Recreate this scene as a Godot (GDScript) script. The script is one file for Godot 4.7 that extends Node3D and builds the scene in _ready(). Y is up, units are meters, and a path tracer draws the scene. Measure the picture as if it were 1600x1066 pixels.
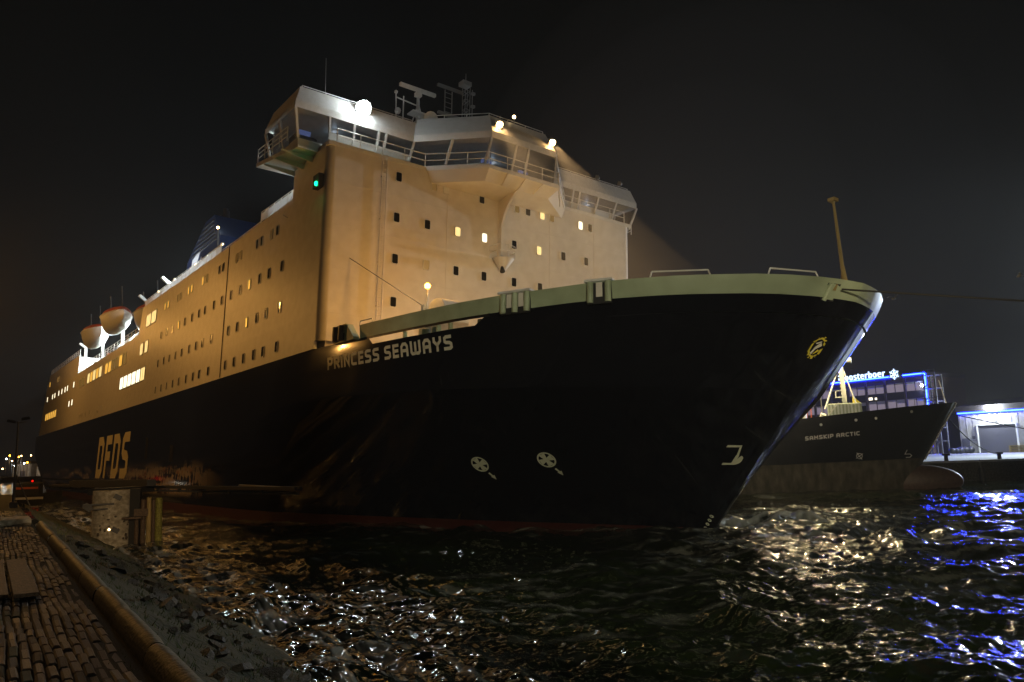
extends Node3D
# Night harbour: a ferry leaving past a cargo ship, neon-lit warehouse behind, brick quay with rounded coping in front.

const QUAY_TURN := 0.5825
const FERRY_AT := Vector3(-1.5471, 0.0, -56.2561)
var rng := RandomNumberGenerator.new()
var M := {}
var ferry: Node3D
var taken := {}

# ------------------------------------------------------------------ mesh collector
class MB:
	var v := PackedVector3Array()
	var n := PackedVector3Array()
	var uv := PackedVector2Array()
	var ix := PackedInt32Array()
	func tri(a: Vector3, b: Vector3, c: Vector3) -> void:
		var nn := (c - a).cross(b - a).normalized()
		var k := v.size()
		for p in [a, b, c]:
			v.append(p); n.append(nn); uv.append(Vector2.ZERO)
		ix.append_array(PackedInt32Array([k, k + 1, k + 2]))
	func quad(a: Vector3, b: Vector3, c: Vector3, d: Vector3) -> void:   # clockwise seen from outside
		var nn := (c - a).cross(b - a)
		if nn.length() < 1e-9:
			nn = (d - a).cross(c - a)
		nn = nn.normalized()
		var k := v.size()
		for p in [a, b, c, d]:
			v.append(p); n.append(nn)
		uv.append_array(PackedVector2Array([Vector2(0, 1), Vector2(0, 0), Vector2(1, 0), Vector2(1, 1)]))
		ix.append_array(PackedInt32Array([k, k + 1, k + 2, k, k + 2, k + 3]))
	func box(c: Vector3, s: Vector3, bs := Basis.IDENTITY) -> MB:
		var h := s / 2.0
		var p: Array[Vector3] = []
		for i in 8:
			p.append(c + bs * Vector3(h.x if i & 1 else -h.x, h.y if i & 2 else -h.y, h.z if i & 4 else -h.z))
		quad(p[4], p[6], p[7], p[5]); quad(p[1], p[3], p[2], p[0])
		quad(p[5], p[7], p[3], p[1]); quad(p[0], p[2], p[6], p[4])
		quad(p[6], p[2], p[3], p[7]); quad(p[0], p[4], p[5], p[1])
		return self
	func chbox(c: Vector3, s: Vector3, ch: float, bs := Basis.IDENTITY) -> MB:   # box whose top edges are chamfered
		var h := s / 2.0
		var lo: Array[Vector3] = []
		var mi: Array[Vector3] = []
		var up: Array[Vector3] = []
		for q in [Vector2(-1, -1), Vector2(1, -1), Vector2(1, 1), Vector2(-1, 1)]:
			lo.append(c + bs * Vector3(q.x * h.x, -h.y, q.y * h.z))
			mi.append(c + bs * Vector3(q.x * h.x, h.y - ch, q.y * h.z))
			up.append(c + bs * Vector3(q.x * (h.x - ch), h.y, q.y * (h.z - ch)))
		for i in 4:
			var j := (i + 1) % 4
			quad(lo[i], lo[j], mi[j], mi[i]); quad(mi[i], mi[j], up[j], up[i])
		quad(up[0], up[1], up[2], up[3])
		return self
	func beam(a: Vector3, b: Vector3, w: float, h: float, up := Vector3.UP) -> MB:
		var z := (b - a).normalized()
		if absf(z.dot(up)) > 0.98:
			up = Vector3.RIGHT
		var x := up.cross(z).normalized()
		return box((a + b) / 2.0, Vector3(w, h, a.distance_to(b)), Basis(x, z.cross(x), z))
	func tube(a: Vector3, b: Vector3, r0: float, r1 := -1.0, seg := 8, caps := true) -> MB:
		if r1 < 0.0:
			r1 = r0
		var z := (b - a).normalized()
		var up := Vector3.RIGHT if absf(z.y) > 0.9 else Vector3.UP
		var x := up.cross(z).normalized()
		var y := z.cross(x)
		var k := v.size()
		for i in seg + 1:
			var t := TAU * i / seg
			var d := x * cos(t) + y * sin(t)
			v.append(a + d * r0); n.append(d); uv.append(Vector2(float(i) / seg, 0))
			v.append(b + d * r1); n.append(d); uv.append(Vector2(float(i) / seg, 1))
		for i in seg:
			var q := k + i * 2
			ix.append_array(PackedInt32Array([q, q + 1, q + 3, q, q + 3, q + 2]))
		if caps:
			for i in seg:
				var t0 := TAU * i / seg
				var t1 := TAU * (i + 1) / seg
				tri(a, a + (x * cos(t0) + y * sin(t0)) * r0, a + (x * cos(t1) + y * sin(t1)) * r0)
				tri(b, b + (x * cos(t1) + y * sin(t1)) * r1, b + (x * cos(t0) + y * sin(t0)) * r1)
		return self
	func path(ps: Array, r: float, seg := 6) -> MB:
		for i in ps.size() - 1:
			tube(ps[i], ps[i + 1], r, r, seg, true)
		return self
	func sphere(c: Vector3, s: Vector3, nu := 12, nv := 8) -> MB:
		var k := v.size()
		for j in nv + 1:
			var f := PI * j / nv
			for i in nu + 1:
				var t := TAU * i / nu
				var d := Vector3(sin(f) * cos(t), cos(f), sin(f) * sin(t))
				v.append(c + d * s); n.append((d / s).normalized()); uv.append(Vector2(float(i) / nu, float(j) / nv))
		for j in nv:
			for i in nu:
				var q := k + j * (nu + 1) + i
				ix.append_array(PackedInt32Array([q, q + nu + 2, q + 1, q, q + nu + 1, q + nu + 2]))
		return self
	func prism(poly: PackedVector2Array, m: Transform3D, depth: float) -> MB:   # outline in the xy plane of m, extruded along +z by depth
		var t := Geometry2D.triangulate_polygon(poly)
		var z := m.basis.z * depth
		for i in range(0, t.size(), 3):
			var p: Array[Vector3] = []
			for k in 3:
				p.append(m * Vector3(poly[t[i + k]].x, poly[t[i + k]].y, 0))
			var face := (p[2] - p[0]).cross(p[1] - p[0])
			if face.dot(m.basis.z) > 0.0:
				tri(p[0] + z, p[1] + z, p[2] + z); tri(p[0], p[2], p[1])
			else:
				tri(p[0] + z, p[2] + z, p[1] + z); tri(p[0], p[1], p[2])
		var ccw := not Geometry2D.is_polygon_clockwise(poly)
		for i in poly.size():
			var a := m * Vector3(poly[i].x, poly[i].y, 0)
			var q := poly[(i + 1) % poly.size()]
			var b := m * Vector3(q.x, q.y, 0)
			if ccw:
				quad(a, b, b + z, a + z)
			else:
				quad(b, a, a + z, b + z)
		return self
	func grid(ps: Array, out_from := Vector3.INF, uvs := []) -> MB:   # rows of points, smooth normals
		var rows := ps.size()
		var cols: int = ps[0].size()
		var k := v.size()
		for j in rows:
			for i in cols:
				var a: Vector3 = ps[j][maxi(i - 1, 0)]
				var b: Vector3 = ps[j][mini(i + 1, cols - 1)]
				var c: Vector3 = ps[maxi(j - 1, 0)][i]
				var d: Vector3 = ps[mini(j + 1, rows - 1)][i]
				var nn := (b - a).cross(d - c).normalized()
				if out_from != Vector3.INF and nn.dot(ps[j][i] - out_from) < 0.0:
					nn = -nn
				v.append(ps[j][i]); n.append(nn)
				uv.append(uvs[j][i] if uvs.size() else Vector2(float(i) / (cols - 1), float(j) / (rows - 1)))
		for j in rows - 1:
			for i in cols - 1:
				var q := k + j * cols + i
				var nn2 := (v[q + cols + 1] - v[q]).cross(v[q + 1] - v[q]) + (v[q + cols] - v[q]).cross(v[q + cols + 1] - v[q])
				if nn2.dot(n[q] + n[q + cols + 1]) >= 0.0:
					ix.append_array(PackedInt32Array([q, q + 1, q + cols + 1, q, q + cols + 1, q + cols]))
				else:
					ix.append_array(PackedInt32Array([q, q + cols + 1, q + 1, q, q + cols, q + cols + 1]))
		return self
	func quad_box(a: Vector3, b: Vector3, wide: float) -> MB:   # leaning plate across the ship from a to b
		var h := Vector3(0, 0, wide / 2.0)
		var t := Vector3(0.12, 0, 0)
		quad(a + h, b + h, b - h, a - h)
		quad(a - h + t, b - h + t, b + h + t, a + h + t)
		return self
	func mesh() -> ArrayMesh:
		var a := []
		a.resize(Mesh.ARRAY_MAX)
		a[Mesh.ARRAY_VERTEX] = v; a[Mesh.ARRAY_NORMAL] = n; a[Mesh.ARRAY_TEX_UV] = uv; a[Mesh.ARRAY_INDEX] = ix
		var m := ArrayMesh.new()
		m.add_surface_from_arrays(Mesh.PRIMITIVE_TRIANGLES, a)
		return m

# ------------------------------------------------------------------ scene helpers
func numbered(called: String) -> String:
	taken[called] = taken.get(called, -1) + 1
	return called if taken[called] == 0 else "%s_%03d" % [called, taken[called]]

func tag(o: Node, label: String, category: String, group := "", kind := "") -> Node:
	if label: o.set_meta("label", label)
	if category: o.set_meta("category", category)
	if group: o.set_meta("group", group)
	if kind: o.set_meta("kind", kind)
	return o

func thing(called: String, label: String, category: String, at := Transform3D.IDENTITY, group := "") -> Node3D:
	var o := Node3D.new()
	o.name = numbered(called)
	add_child(o)
	o.transform = at
	tag(o, label, category, group)
	return o

func put(called: String, mesh: Mesh, mat: Material, parent: Node3D, at := Transform3D.IDENTITY) -> MeshInstance3D:
	var o := MeshInstance3D.new()
	o.name = called if parent != self else numbered(called)
	o.mesh = mesh
	o.material_override = mat
	o.transform = at
	parent.add_child(o, true)
	return o

func part(called: String, b: MB, mat: Material, parent: Node3D) -> MeshInstance3D:
	return put(called, b.mesh(), mat, parent)

func struct(called: String, b: MB, mat: Material) -> MeshInstance3D:
	var o := put(called, b.mesh(), mat, self)
	o.set_meta("kind", "structure")
	return o

func at(p: Vector3, turn := 0.0) -> Transform3D:
	return Transform3D(Basis(Vector3.UP, turn), p)

func lin(r: float, g: float, b: float) -> Color:
	return Color(r, g, b).linear_to_srgb()

func mat(called: String, c: Color, rough := 0.6, metal := 0.0) -> StandardMaterial3D:
	var m := StandardMaterial3D.new()
	m.resource_name = called
	m.albedo_color = c
	m.roughness = rough
	m.metallic = metal
	M[called] = m
	return m

func glow(called: String, c: Color, e: float) -> StandardMaterial3D:
	var m := mat(called, Color(0.2, 0.2, 0.2), 0.5)
	m.emission_enabled = true
	m.emission = c
	m.emission_energy_multiplier = e
	return m

func noise_tex(freq: float, lo: Color, hi: Color, seed_: int, size := 512, normal := false, strength := 4.0, oct := 5) -> NoiseTexture2D:
	var f := FastNoiseLite.new()
	f.noise_type = FastNoiseLite.TYPE_SIMPLEX_SMOOTH
	f.frequency = freq
	f.seed = seed_
	f.fractal_octaves = oct
	var t := NoiseTexture2D.new()
	t.width = size
	t.height = size
	t.seamless = true
	t.noise = f
	if normal:
		t.as_normal_map = true
		t.bump_strength = strength
	else:
		var g := Gradient.new()
		g.set_color(0, lo)
		g.set_color(1, hi)
		t.color_ramp = g
	return t

func grain(m: StandardMaterial3D, tex: Texture2D, per_m: float, bump: Texture2D = null, depth := 1.0, world := false) -> StandardMaterial3D:
	m.albedo_texture = tex
	m.uv1_triplanar = true
	m.uv1_world_triplanar = world
	m.uv1_scale = Vector3.ONE * per_m
	if bump:
		m.heightmap_enabled = true
		m.heightmap_texture = bump
		m.heightmap_scale = depth
	return m

func interp(t: Array, x: float) -> float:
	if x <= t[0][0]:
		return t[0][1]
	for i in range(1, t.size()):
		if x <= t[i][0]:
			var f: float = (x - t[i - 1][0]) / (t[i][0] - t[i - 1][0])
			return lerpf(t[i - 1][1], t[i][1], f)
	return t[t.size() - 1][1]

func omni(parent: Node3D, p: Vector3, c: Color, e: float, size := 0.15) -> OmniLight3D:
	var l := OmniLight3D.new()
	l.name = "lamp_light"
	l.position = p
	l.light_color = c
	l.light_energy = e
	l.light_size = size
	l.omni_range = 150.0
	l.omni_attenuation = 2.0
	l.shadow_enabled = true
	parent.add_child(l, true)
	return l

func spot(parent: Node3D, p: Vector3, to: Vector3, c: Color, e: float, angle: float, size := 0.15) -> SpotLight3D:
	var l := SpotLight3D.new()
	l.name = "spot_light"
	parent.add_child(l, true)
	l.position = p
	var z := (p - to).normalized()
	var up := Vector3.RIGHT if absf(z.y) > 0.95 else Vector3.UP
	var x := up.cross(z).normalized()
	l.basis = Basis(x, z.cross(x), z)
	l.light_color = c
	l.light_energy = e
	l.light_size = size
	l.spot_range = 200.0
	l.spot_attenuation = 2.0
	l.spot_angle = angle
	l.spot_angle_attenuation = 0.35
	l.shadow_enabled = true
	return l

# floodlight: bracket, box housing with a rim, glowing lens oversized to stand for its glare; faces along dir
func floodlight(parent: Node3D, called: String, p: Vector3, dir: Vector3, s: float, lens: Material) -> MeshInstance3D:
	var z := dir.normalized()
	var x := Vector3.UP.cross(z).normalized()
	var bs := Basis(x, z.cross(x), z)
	var b := MB.new()
	b.box(p - z * s * 0.35, Vector3(s * 1.15, s * 0.85, s * 0.5), bs)
	for k in [-1.0, 1.0]:
		b.box(p + bs * Vector3(0, k * s * 0.43, -s * 0.02), Vector3(s * 1.2, s * 0.07, s * 0.2), bs)
		b.box(p + bs * Vector3(k * s * 0.58, 0, -s * 0.02), Vector3(s * 0.07, s * 0.8, s * 0.2), bs)
	b.beam(p - z * s * 0.35 - Vector3(0, s * 0.4, 0), p - z * s * 0.35 - Vector3(0, s * 0.95, 0), s * 0.15, s * 0.15)
	var o := part(called, b, M.fitting, parent)
	part("lamp_lens", MB.new().sphere(p + z * s * 0.05, Vector3(s, s, s) * (0.62 if s > 0.7 else 0.52), 16, 10), lens, o)
	return o

# rails along a line of points: bars in one mesh, each post a sub-part
func railing(parent: Node3D, ps: Array, h: float, bars: int, step: float, m: Material, r := 0.03) -> MeshInstance3D:
	var b := MB.new()
	for i in ps.size() - 1:
		for k in bars:
			var up := Vector3(0, h * (k + 1) / bars, 0)
			b.tube(ps[i] + up, ps[i + 1] + up, r, r, 6)
	var o := part("railing", b, m, parent)
	var pm := MB.new().tube(Vector3.ZERO, Vector3(0, h + r * 0.5, 0), r * 1.25, r * 1.25, 6).mesh()
	for i in ps.size() - 1:
		var a: Vector3 = ps[i]
		var e: Vector3 = ps[i + 1]
		var cnt := maxi(1, roundi(a.distance_to(e) / step))
		for k in cnt + (1 if i == ps.size() - 2 else 0):
			put("post", pm, m, o, Transform3D(Basis.IDENTITY, a.lerp(e, float(k) / cnt)))
	return o

# ------------------------------------------------------------------ stroke lettering
const LETTERS := {
	"P": [0.6, [[0, 0, 0, 1, 0.48, 1, 0.6, 0.9, 0.6, 0.52, 0.48, 0.42, 0, 0.42]]],
	"R": [0.6, [[0, 0, 0, 1, 0.48, 1, 0.6, 0.9, 0.6, 0.55, 0.48, 0.45, 0, 0.45], [0.3, 0.45, 0.6, 0]]],
	"I": [0.0, [[0, 0, 0, 1]]],
	"N": [0.6, [[0, 0, 0, 1, 0.6, 0, 0.6, 1]]],
	"C": [0.56, [[0.56, 1, 0.14, 1, 0, 0.88, 0, 0.12, 0.14, 0, 0.56, 0]]],
	"E": [0.5, [[0.5, 1, 0, 1, 0, 0, 0.5, 0], [0, 0.5, 0.45, 0.5]]],
	"S": [0.56, [[0.54, 1, 0.12, 1, 0, 0.9, 0, 0.62, 0.12, 0.52, 0.44, 0.48, 0.56, 0.38, 0.56, 0.1, 0.44, 0, 0, 0]]],
	"A": [0.62, [[0, 0, 0, 0.78, 0.16, 1, 0.46, 1, 0.62, 0.78, 0.62, 0], [0, 0.4, 0.62, 0.4]]],
	"W": [0.88, [[0, 1, 0, 0.15, 0.1, 0, 0.34, 0, 0.44, 0.12, 0.44, 0.9], [0.44, 0.12, 0.54, 0, 0.78, 0, 0.88, 0.15, 0.88, 1]]],
	"Y": [0.62, [[0, 1, 0, 0.75, 0.31, 0.42, 0.62, 0.75, 0.62, 1], [0.31, 0.42, 0.31, 0]]],
	"D": [0.6, [[0, 0, 0, 1, 0.45, 1, 0.6, 0.86, 0.6, 0.14, 0.45, 0, 0, 0]]],
	"F": [0.5, [[0, 0, 0, 1, 0.52, 1], [0, 0.52, 0.42, 0.52]]],
	"M": [0.7, [[0, 0, 0, 1, 0.35, 0.4, 0.7, 1, 0.7, 0]]],
	"K": [0.55, [[0, 0, 0, 1], [0.55, 1, 0.05, 0.48, 0.55, 0]]],
	"T": [0.56, [[0, 1, 0.56, 1], [0.28, 1, 0.28, 0]]],
}

# flat outlines of a stroke: a list of convex quads
func stroke(ps: PackedVector2Array, w: float) -> Array:
	var quads := []
	var l := PackedVector2Array()
	var r := PackedVector2Array()
	var cnt := ps.size()
	var closed := ps[0].distance_to(ps[cnt - 1]) < 1e-4
	for i in cnt:
		var a := ps[i] - ps[i - 1] if i > 0 else (ps[0] - ps[cnt - 2] if closed else ps[1] - ps[0])
		var b := ps[i + 1] - ps[i] if i < cnt - 1 else (ps[1] - ps[0] if closed else ps[i] - ps[i - 1])
		a = a.normalized()
		b = b.normalized()
		var nn := (a.orthogonal() + b.orthogonal()).normalized()
		var k := w / 2.0 / maxf(0.45, nn.dot(a.orthogonal()))
		var e := ps[i]
		if not closed and i == 0:
			e -= b * w * 0.5
		if not closed and i == cnt - 1:
			e += a * w * 0.5
		l.append(e + nn * k)
		r.append(e - nn * k)
	for i in cnt - 1:
		quads.append([l[i], l[i + 1], r[i + 1], r[i]])
	return quads

# quads of (x, y) laid on a surface given by f(x, y) -> z, side +z
func on_surface(quads: Array, f: Callable, off: float) -> MB:
	var b := MB.new()
	for q in quads:
		var p: Array[Vector3] = []
		for c in q:
			p.append(Vector3(c.x, c.y, f.call(c.x, c.y) + off))
		var nn := (p[2] - p[0]).cross(p[1] - p[0])
		if nn.z < 0.0:
			b.quad(p[3], p[2], p[1], p[0])
		else:
			b.quad(p[0], p[1], p[2], p[3])
	return b

func lettering(parent: Node3D, called: String, text: String, x0: float, x1: float, y0: float, h: float, aspect: float, w: float, f: Callable, m: Material, slant := 0.0, off := 0.014, rise := 0.0) -> void:
	var total := 0.0
	var gap := w / h / aspect + 0.22
	for c in text:
		total += (0.45 if c == " " else LETTERS[c][0] + gap)
	var k := (x1 - x0) / (total - gap + w / h / aspect)
	var x := x0 + w / 2.0
	var word := Node3D.new()
	word.name = called
	parent.add_child(word, true)
	for c in text:
		if c == " ":
			x += 0.45 * k
			continue
		var quads := []
		for line in LETTERS[c][1]:
			var ps := PackedVector2Array()
			for i in range(0, line.size(), 2):
				var yy: float = w / 2.0 + line[i + 1] * (h - w)
				ps.append(Vector2(x + line[i] * k + slant * yy, y0 + yy + rise * (x + line[i] * k - x0)))
			quads.append_array(stroke(ps, w))
		part("letter", on_surface(quads, f, off), m, word)
		x += (LETTERS[c][0] + gap) * k

# ------------------------------------------------------------------ ferry hull form (x forward from the front of the deckhouse, z to starboard)
const ZT := [[0, 0], [0.1, 0.75], [0.3, 1.7], [0.55, 2.5], [1.2, 3.9], [2, 5.1], [3.5, 6.7], [4.5, 7.6], [6.3, 8.8], [8.1, 9.7], [12.5, 11.3], [14.5, 11.85], [18, 12.5], [21.5, 13.0], [25, 13.4], [29, 13.72], [33, 13.8]]
const ZW := [[0, 0], [0.15, 0.3], [1, 0.7], [3.6, 1.75], [6.7, 3.5], [9.9, 5.4], [14.7, 7.6], [18.8, 9.4], [23, 11.2], [27.7, 12.9], [35, 13.5], [47, 13.8]]
const XS := [[-3, 16.8], [0, 19.15], [10.6, 27.66], [11.2, 27.95]]
const YK := [[-60, -4], [-34, 0.2], [-25.8, 2.46], [-20.5, 3.75], [-11.1, 6.36], [-4.7, 7.2], [0, 7.22], [9, 7.05], [14, 6.9], [24.5, 6.6]]
const AFT := [[-3, -118.0], [0, -126.0], [1.5, -132.0], [3.5, -139.0], [6.5, -149.0], [9.5, -151.0], [12, -151.0]]

func half_breadth(x: float, y: float) -> float:
	var d := maxf(0.0, interp(XS, y) - x)
	var yk := interp(YK, x)
	var zt := interp(ZT, d)
	var zw := minf(interp(ZW, d), zt)
	var near := clampf((14.0 - d) / 14.0, 0, 1)
	var z: float
	if y >= yk:
		z = zt * (1.0 - 0.1 * clampf((10.4 - y) / 4.0, 0, 1) * near)
	else:
		var ztk := zt * (1.0 - 0.1 * clampf((10.4 - yk) / 4.0, 0, 1) * near)
		var w := pow(maxf(0.0, (y + 0.3) / (yk + 0.3)), 1.1) if yk > -0.3 else 1.0
		z = lerpf(zw, ztk, w)
	var e := x - interp(AFT, y)          # the counter rounds in towards the transom
	if e < 5.0:
		z -= 2.2 * pow(clampf((5.0 - e) / 5.0, 0, 1), 2.0)
	return maxf(z, 0.0)

func hull_strip(y0: float, y1: float, rows: int, x0 := -INF, x1 := INF, off := 0.0) -> MB:
	var b := MB.new()
	for side in [1.0, -1.0]:
		var ps := []
		var uvs := []
		for j in rows + 1:
			var y := lerpf(y0, y1, float(j) / rows)
			var a := maxf(interp(AFT, y), x0)
			var e := minf(interp(XS, y), x1)
			var row := []
			var ruv := []
			var cols := 110 if x1 == INF and x0 == -INF else 40
			for i in cols + 1:
				var t := float(i) / cols
				if x0 == -INF or x1 == INF:
					t = 1.0 - pow(1.0 - t, 2.6) if x1 == INF else t
				var x := lerpf(a, e, t)
				row.append(Vector3(x, y, side * (half_breadth(x, y) + off)))
				ruv.append(Vector2((x + 155.0) / 185.0, (11.2 - y) / 14.2))
			ps.append(row)
			uvs.append(ruv)
		b.grid(ps, Vector3(-20, 4, 0), uvs)
	return b

# the sides of the hull with a row of vertices along the knuckle, so that its crease stays sharp
func hull_sides(y0: float) -> MB:
	var b := MB.new()
	for side in [1.0, -1.0]:
		for half in 2:
			var ps := []
			var uvs := []
			for j in 13:
				var row := []
				var ruv := []
				for i in 161:
					var t := 1.0 - pow(1.0 - i / 160.0, 2.4)
					var xm := lerpf(-151.0, 27.4, t)
					var y1 := 9.95 if xm > 5.7 and xm < 14.4 else 10.42
					var yk := clampf(interp(YK, lerpf(-150.0, 24.7, t)), y0 + 0.01, y1 - 0.01)
					var y := lerpf(y0, yk, j / 12.0) if half == 0 else lerpf(yk, y1, j / 12.0)
					var x := lerpf(interp(AFT, y), interp(XS, y), t)
					row.append(Vector3(x, y, side * half_breadth(x, y + (-0.001 if half == 0 and j == 12 else 0.0))))
					ruv.append(Vector2((x + 155.0) / 185.0, (11.2 - y) / 14.2))
				ps.append(row)
				uvs.append(ruv)
			b.grid(ps, Vector3(-20, 4, 0), uvs)
	return b

# ------------------------------------------------------------------ materials
func hull_paint() -> ImageTexture:
	# near-black blue paint with fender scuffs, rust and salt along the rubbing height of the sides
	var w := 2048
	var h := 256
	var im := Image.create(w, h, false, Image.FORMAT_RGB8)
	var a := FastNoiseLite.new()
	a.seed = 4
	a.frequency = 0.02
	var c := FastNoiseLite.new()
	c.seed = 9
	c.frequency = 0.11
	for j in h:
		var y := 11.2 - 14.2 * j / h
		for i in w:
			var x := 185.0 * i / w - 155.0
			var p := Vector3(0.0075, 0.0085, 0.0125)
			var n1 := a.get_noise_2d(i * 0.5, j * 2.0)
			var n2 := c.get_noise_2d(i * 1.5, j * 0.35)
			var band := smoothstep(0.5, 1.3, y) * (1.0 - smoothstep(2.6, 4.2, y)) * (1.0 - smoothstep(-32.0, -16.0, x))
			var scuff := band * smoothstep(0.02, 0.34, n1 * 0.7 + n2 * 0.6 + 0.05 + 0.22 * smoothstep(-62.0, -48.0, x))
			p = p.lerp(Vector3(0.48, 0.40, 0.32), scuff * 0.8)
			var rust := band * smoothstep(0.2, 0.45, a.get_noise_2d(i * 1.3 + 900.0, j * 2.6) * 0.8 + n2 * 0.4)
			p = p.lerp(Vector3(0.22, 0.08, 0.03), rust * 0.8)
			var run := smoothstep(0.42, 0.6, c.get_noise_2d(i * 2.2 + 400.0, j * 0.06)) * smoothstep(1.0, 3.5, y) * (1.0 - smoothstep(7.0, 9.0, y))
			p = p.lerp(Vector3(0.03, 0.032, 0.034), run * 0.6)
			im.set_pixel(i, j, Color(p.x, p.y, p.z).linear_to_srgb())
	return ImageTexture.create_from_image(im)

func make_materials() -> void:
	var fine := noise_tex(0.03, Color(0.86, 0.86, 0.86), Color(1, 1, 1), 3)
	var blot := noise_tex(0.012, Color(0.8, 0.79, 0.77), Color(1, 1, 1), 5)
	var faint := noise_tex(0.02, Color(0.93, 0.925, 0.91), Color(1, 1, 1), 6)
	var buckle := noise_tex(0.008, Color.BLACK, Color.WHITE, 8, 512, false, 4.0, 2)
	var rough_bump := noise_tex(0.05, Color.BLACK, Color.WHITE, 12)
	grain(mat("white_paint", lin(0.72, 0.68, 0.62), 0.42), faint, 0.09, buckle, 1.2)
	grain(mat("trim_white", lin(0.72, 0.71, 0.68), 0.4), faint, 0.2)
	grain(mat("bulwark_paint", lin(0.42, 0.50, 0.34), 0.45), blot, 0.1, buckle, 1.0)
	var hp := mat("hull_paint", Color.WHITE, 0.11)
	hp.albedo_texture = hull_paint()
	hp.metallic_specular = 0.5
	hp.heightmap_enabled = true
	hp.heightmap_texture = noise_tex(0.01, Color.BLACK, Color.WHITE, 21, 512, false, 4.0, 2)
	hp.heightmap_scale = 3.0
	grain(mat("strake_paint", lin(0.009, 0.010, 0.014), 0.4), blot, 0.1, buckle, 0.8)
	grain(mat("boot_red", lin(0.055, 0.011, 0.008), 0.5), blot, 0.3)
	grain(mat("deck_green", lin(0.10, 0.13, 0.09), 0.7), fine, 0.3)
	mat("letter_cream", lin(0.62, 0.60, 0.50), 0.5)
	mat("letter_gold", lin(0.72, 0.62, 0.36), 0.5)
	mat("mark_cream", lin(0.55, 0.56, 0.42), 0.6)
	mat("mark_yellow", lin(0.62, 0.52, 0.05), 0.5)
	mat("fitting", lin(0.2, 0.2, 0.19), 0.5)
	mat("black_steel", lin(0.02, 0.02, 0.022), 0.5)
	mat("dark_glass", lin(0.012, 0.013, 0.015), 0.12)
	mat("curtain", lin(0.55, 0.5, 0.36), 0.9)
	mat("seam_paint", lin(0.67, 0.63, 0.57), 0.45)
	mat("seam_dark", lin(0.06, 0.045, 0.03), 0.8)
	var gl := mat("clear_glass", Color(0.16, 0.18, 0.19, 0.3), 0.05)
	gl.transparency = BaseMaterial3D.TRANSPARENCY_ALPHA
	glow("window_gold", Color(1.0, 0.74, 0.30), 1.1)
	glow("window_cream", Color(1.0, 0.86, 0.55), 1.25)
	glow("window_white", Color(1.0, 0.95, 0.8), 2.0)
	glow("window_dim", Color(0.75, 0.58, 0.28), 0.28)
	glow("lamp_white", Color(0.93, 0.98, 1.0), 90.0)
	glow("lamp_warm", Color(1.0, 0.78, 0.48), 45.0)
	glow("lamp_amber", Color(1.0, 0.66, 0.16), 60.0)
	glow("lamp_green", Color(0.05, 1.0, 0.55), 6.0)
	glow("lamp_small", Color(1.0, 0.85, 0.6), 14.0)
	glow("screen_blue", Color(0.5, 0.58, 0.85), 0.3)
	glow("lamp_dim", Color(0.9, 0.95, 1.0), 0.35)
	var rp := mat("rail_panel", lin(0.72, 0.73, 0.73), 0.5)
	rp.backlight_enabled = true
	rp.backlight = Color(0.9, 0.9, 0.9)
	glow("neon_blue", Color(0.02, 0.10, 1.0), 45.0)
	glow("neon_core", Color(0.35, 0.55, 1.0), 6.0)
	glow("neon_white", Color(0.75, 0.86, 1.0), 2.4)
	grain(mat("funnel_blue", lin(0.012, 0.03, 0.11), 0.4), fine, 0.3)
	mat("funnel_white", lin(0.75, 0.76, 0.78), 0.5)
	mat("orange_canopy", lin(0.3, 0.045, 0.015), 0.5)
	mat("orange_paint", lin(0.6, 0.12, 0.03), 0.5)
	grain(mat("boat_white", lin(0.7, 0.69, 0.66), 0.4), fine, 0.5)
	mat("rope", lin(0.03, 0.028, 0.024), 0.9)
	mat("steel", lin(0.16, 0.16, 0.155), 0.5, 0.4)
	# cargo ship
	grain(mat("cargo_hull", lin(0.006, 0.007, 0.012), 0.3), blot, 0.2, buckle, 1.5)
	grain(mat("cargo_boot", lin(0.15, 0.125, 0.09), 0.75), noise_tex(0.03, Color(0.35, 0.36, 0.28), Color(1, 1, 1), 44), 0.22, rough_bump, 0.5)
	M.cargo_boot.uv1_scale = Vector3(0.075, 0.03, 0.075)
	grain(mat("bulb_red", lin(0.11, 0.066, 0.05), 0.5), blot, 0.4)
	mat("cargo_white", lin(0.7, 0.7, 0.66), 0.5)
	mat("letter_grey", lin(0.66, 0.66, 0.63), 0.6)
	mat("container_blue", lin(0.62, 0.66, 0.67), 0.5)
	mat("container_green", lin(0.36, 0.42, 0.34), 0.6)
	# shore
	grain(mat("concrete", lin(0.50, 0.46, 0.38), 0.85), noise_tex(0.02, Color(0.55, 0.52, 0.47), Color(1, 1, 1), 31), 0.35, rough_bump, 1.2)
	grain(mat("quay_concrete", lin(0.36, 0.37, 0.36), 0.8), blot, 0.08, rough_bump, 1.0)
	grain(mat("quay_wall", lin(0.10, 0.095, 0.08), 0.85), noise_tex(0.03, Color(0.4, 0.42, 0.36), Color(1, 1, 1), 33), 0.3, rough_bump, 3.0)
	grain(mat("wall_cladding", lin(0.48, 0.47, 0.44), 0.6), blot, 0.1)
	mat("office_brown", lin(0.075, 0.05, 0.045), 0.7)
	mat("office_band", lin(0.035, 0.03, 0.035), 0.6)
	mat("office_frame", lin(0.10, 0.075, 0.07), 0.6)
	glow("office_pane", Color(0.72, 0.66, 0.74), 0.42)
	glow("office_lit", Color(1.0, 0.95, 0.85), 2.2)
	mat("blind", lin(0.5, 0.48, 0.5), 0.8)
	mat("door_grey", lin(0.10, 0.10, 0.125), 0.6)
	mat("sign_grey", lin(0.12, 0.12, 0.12), 0.6)
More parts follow.
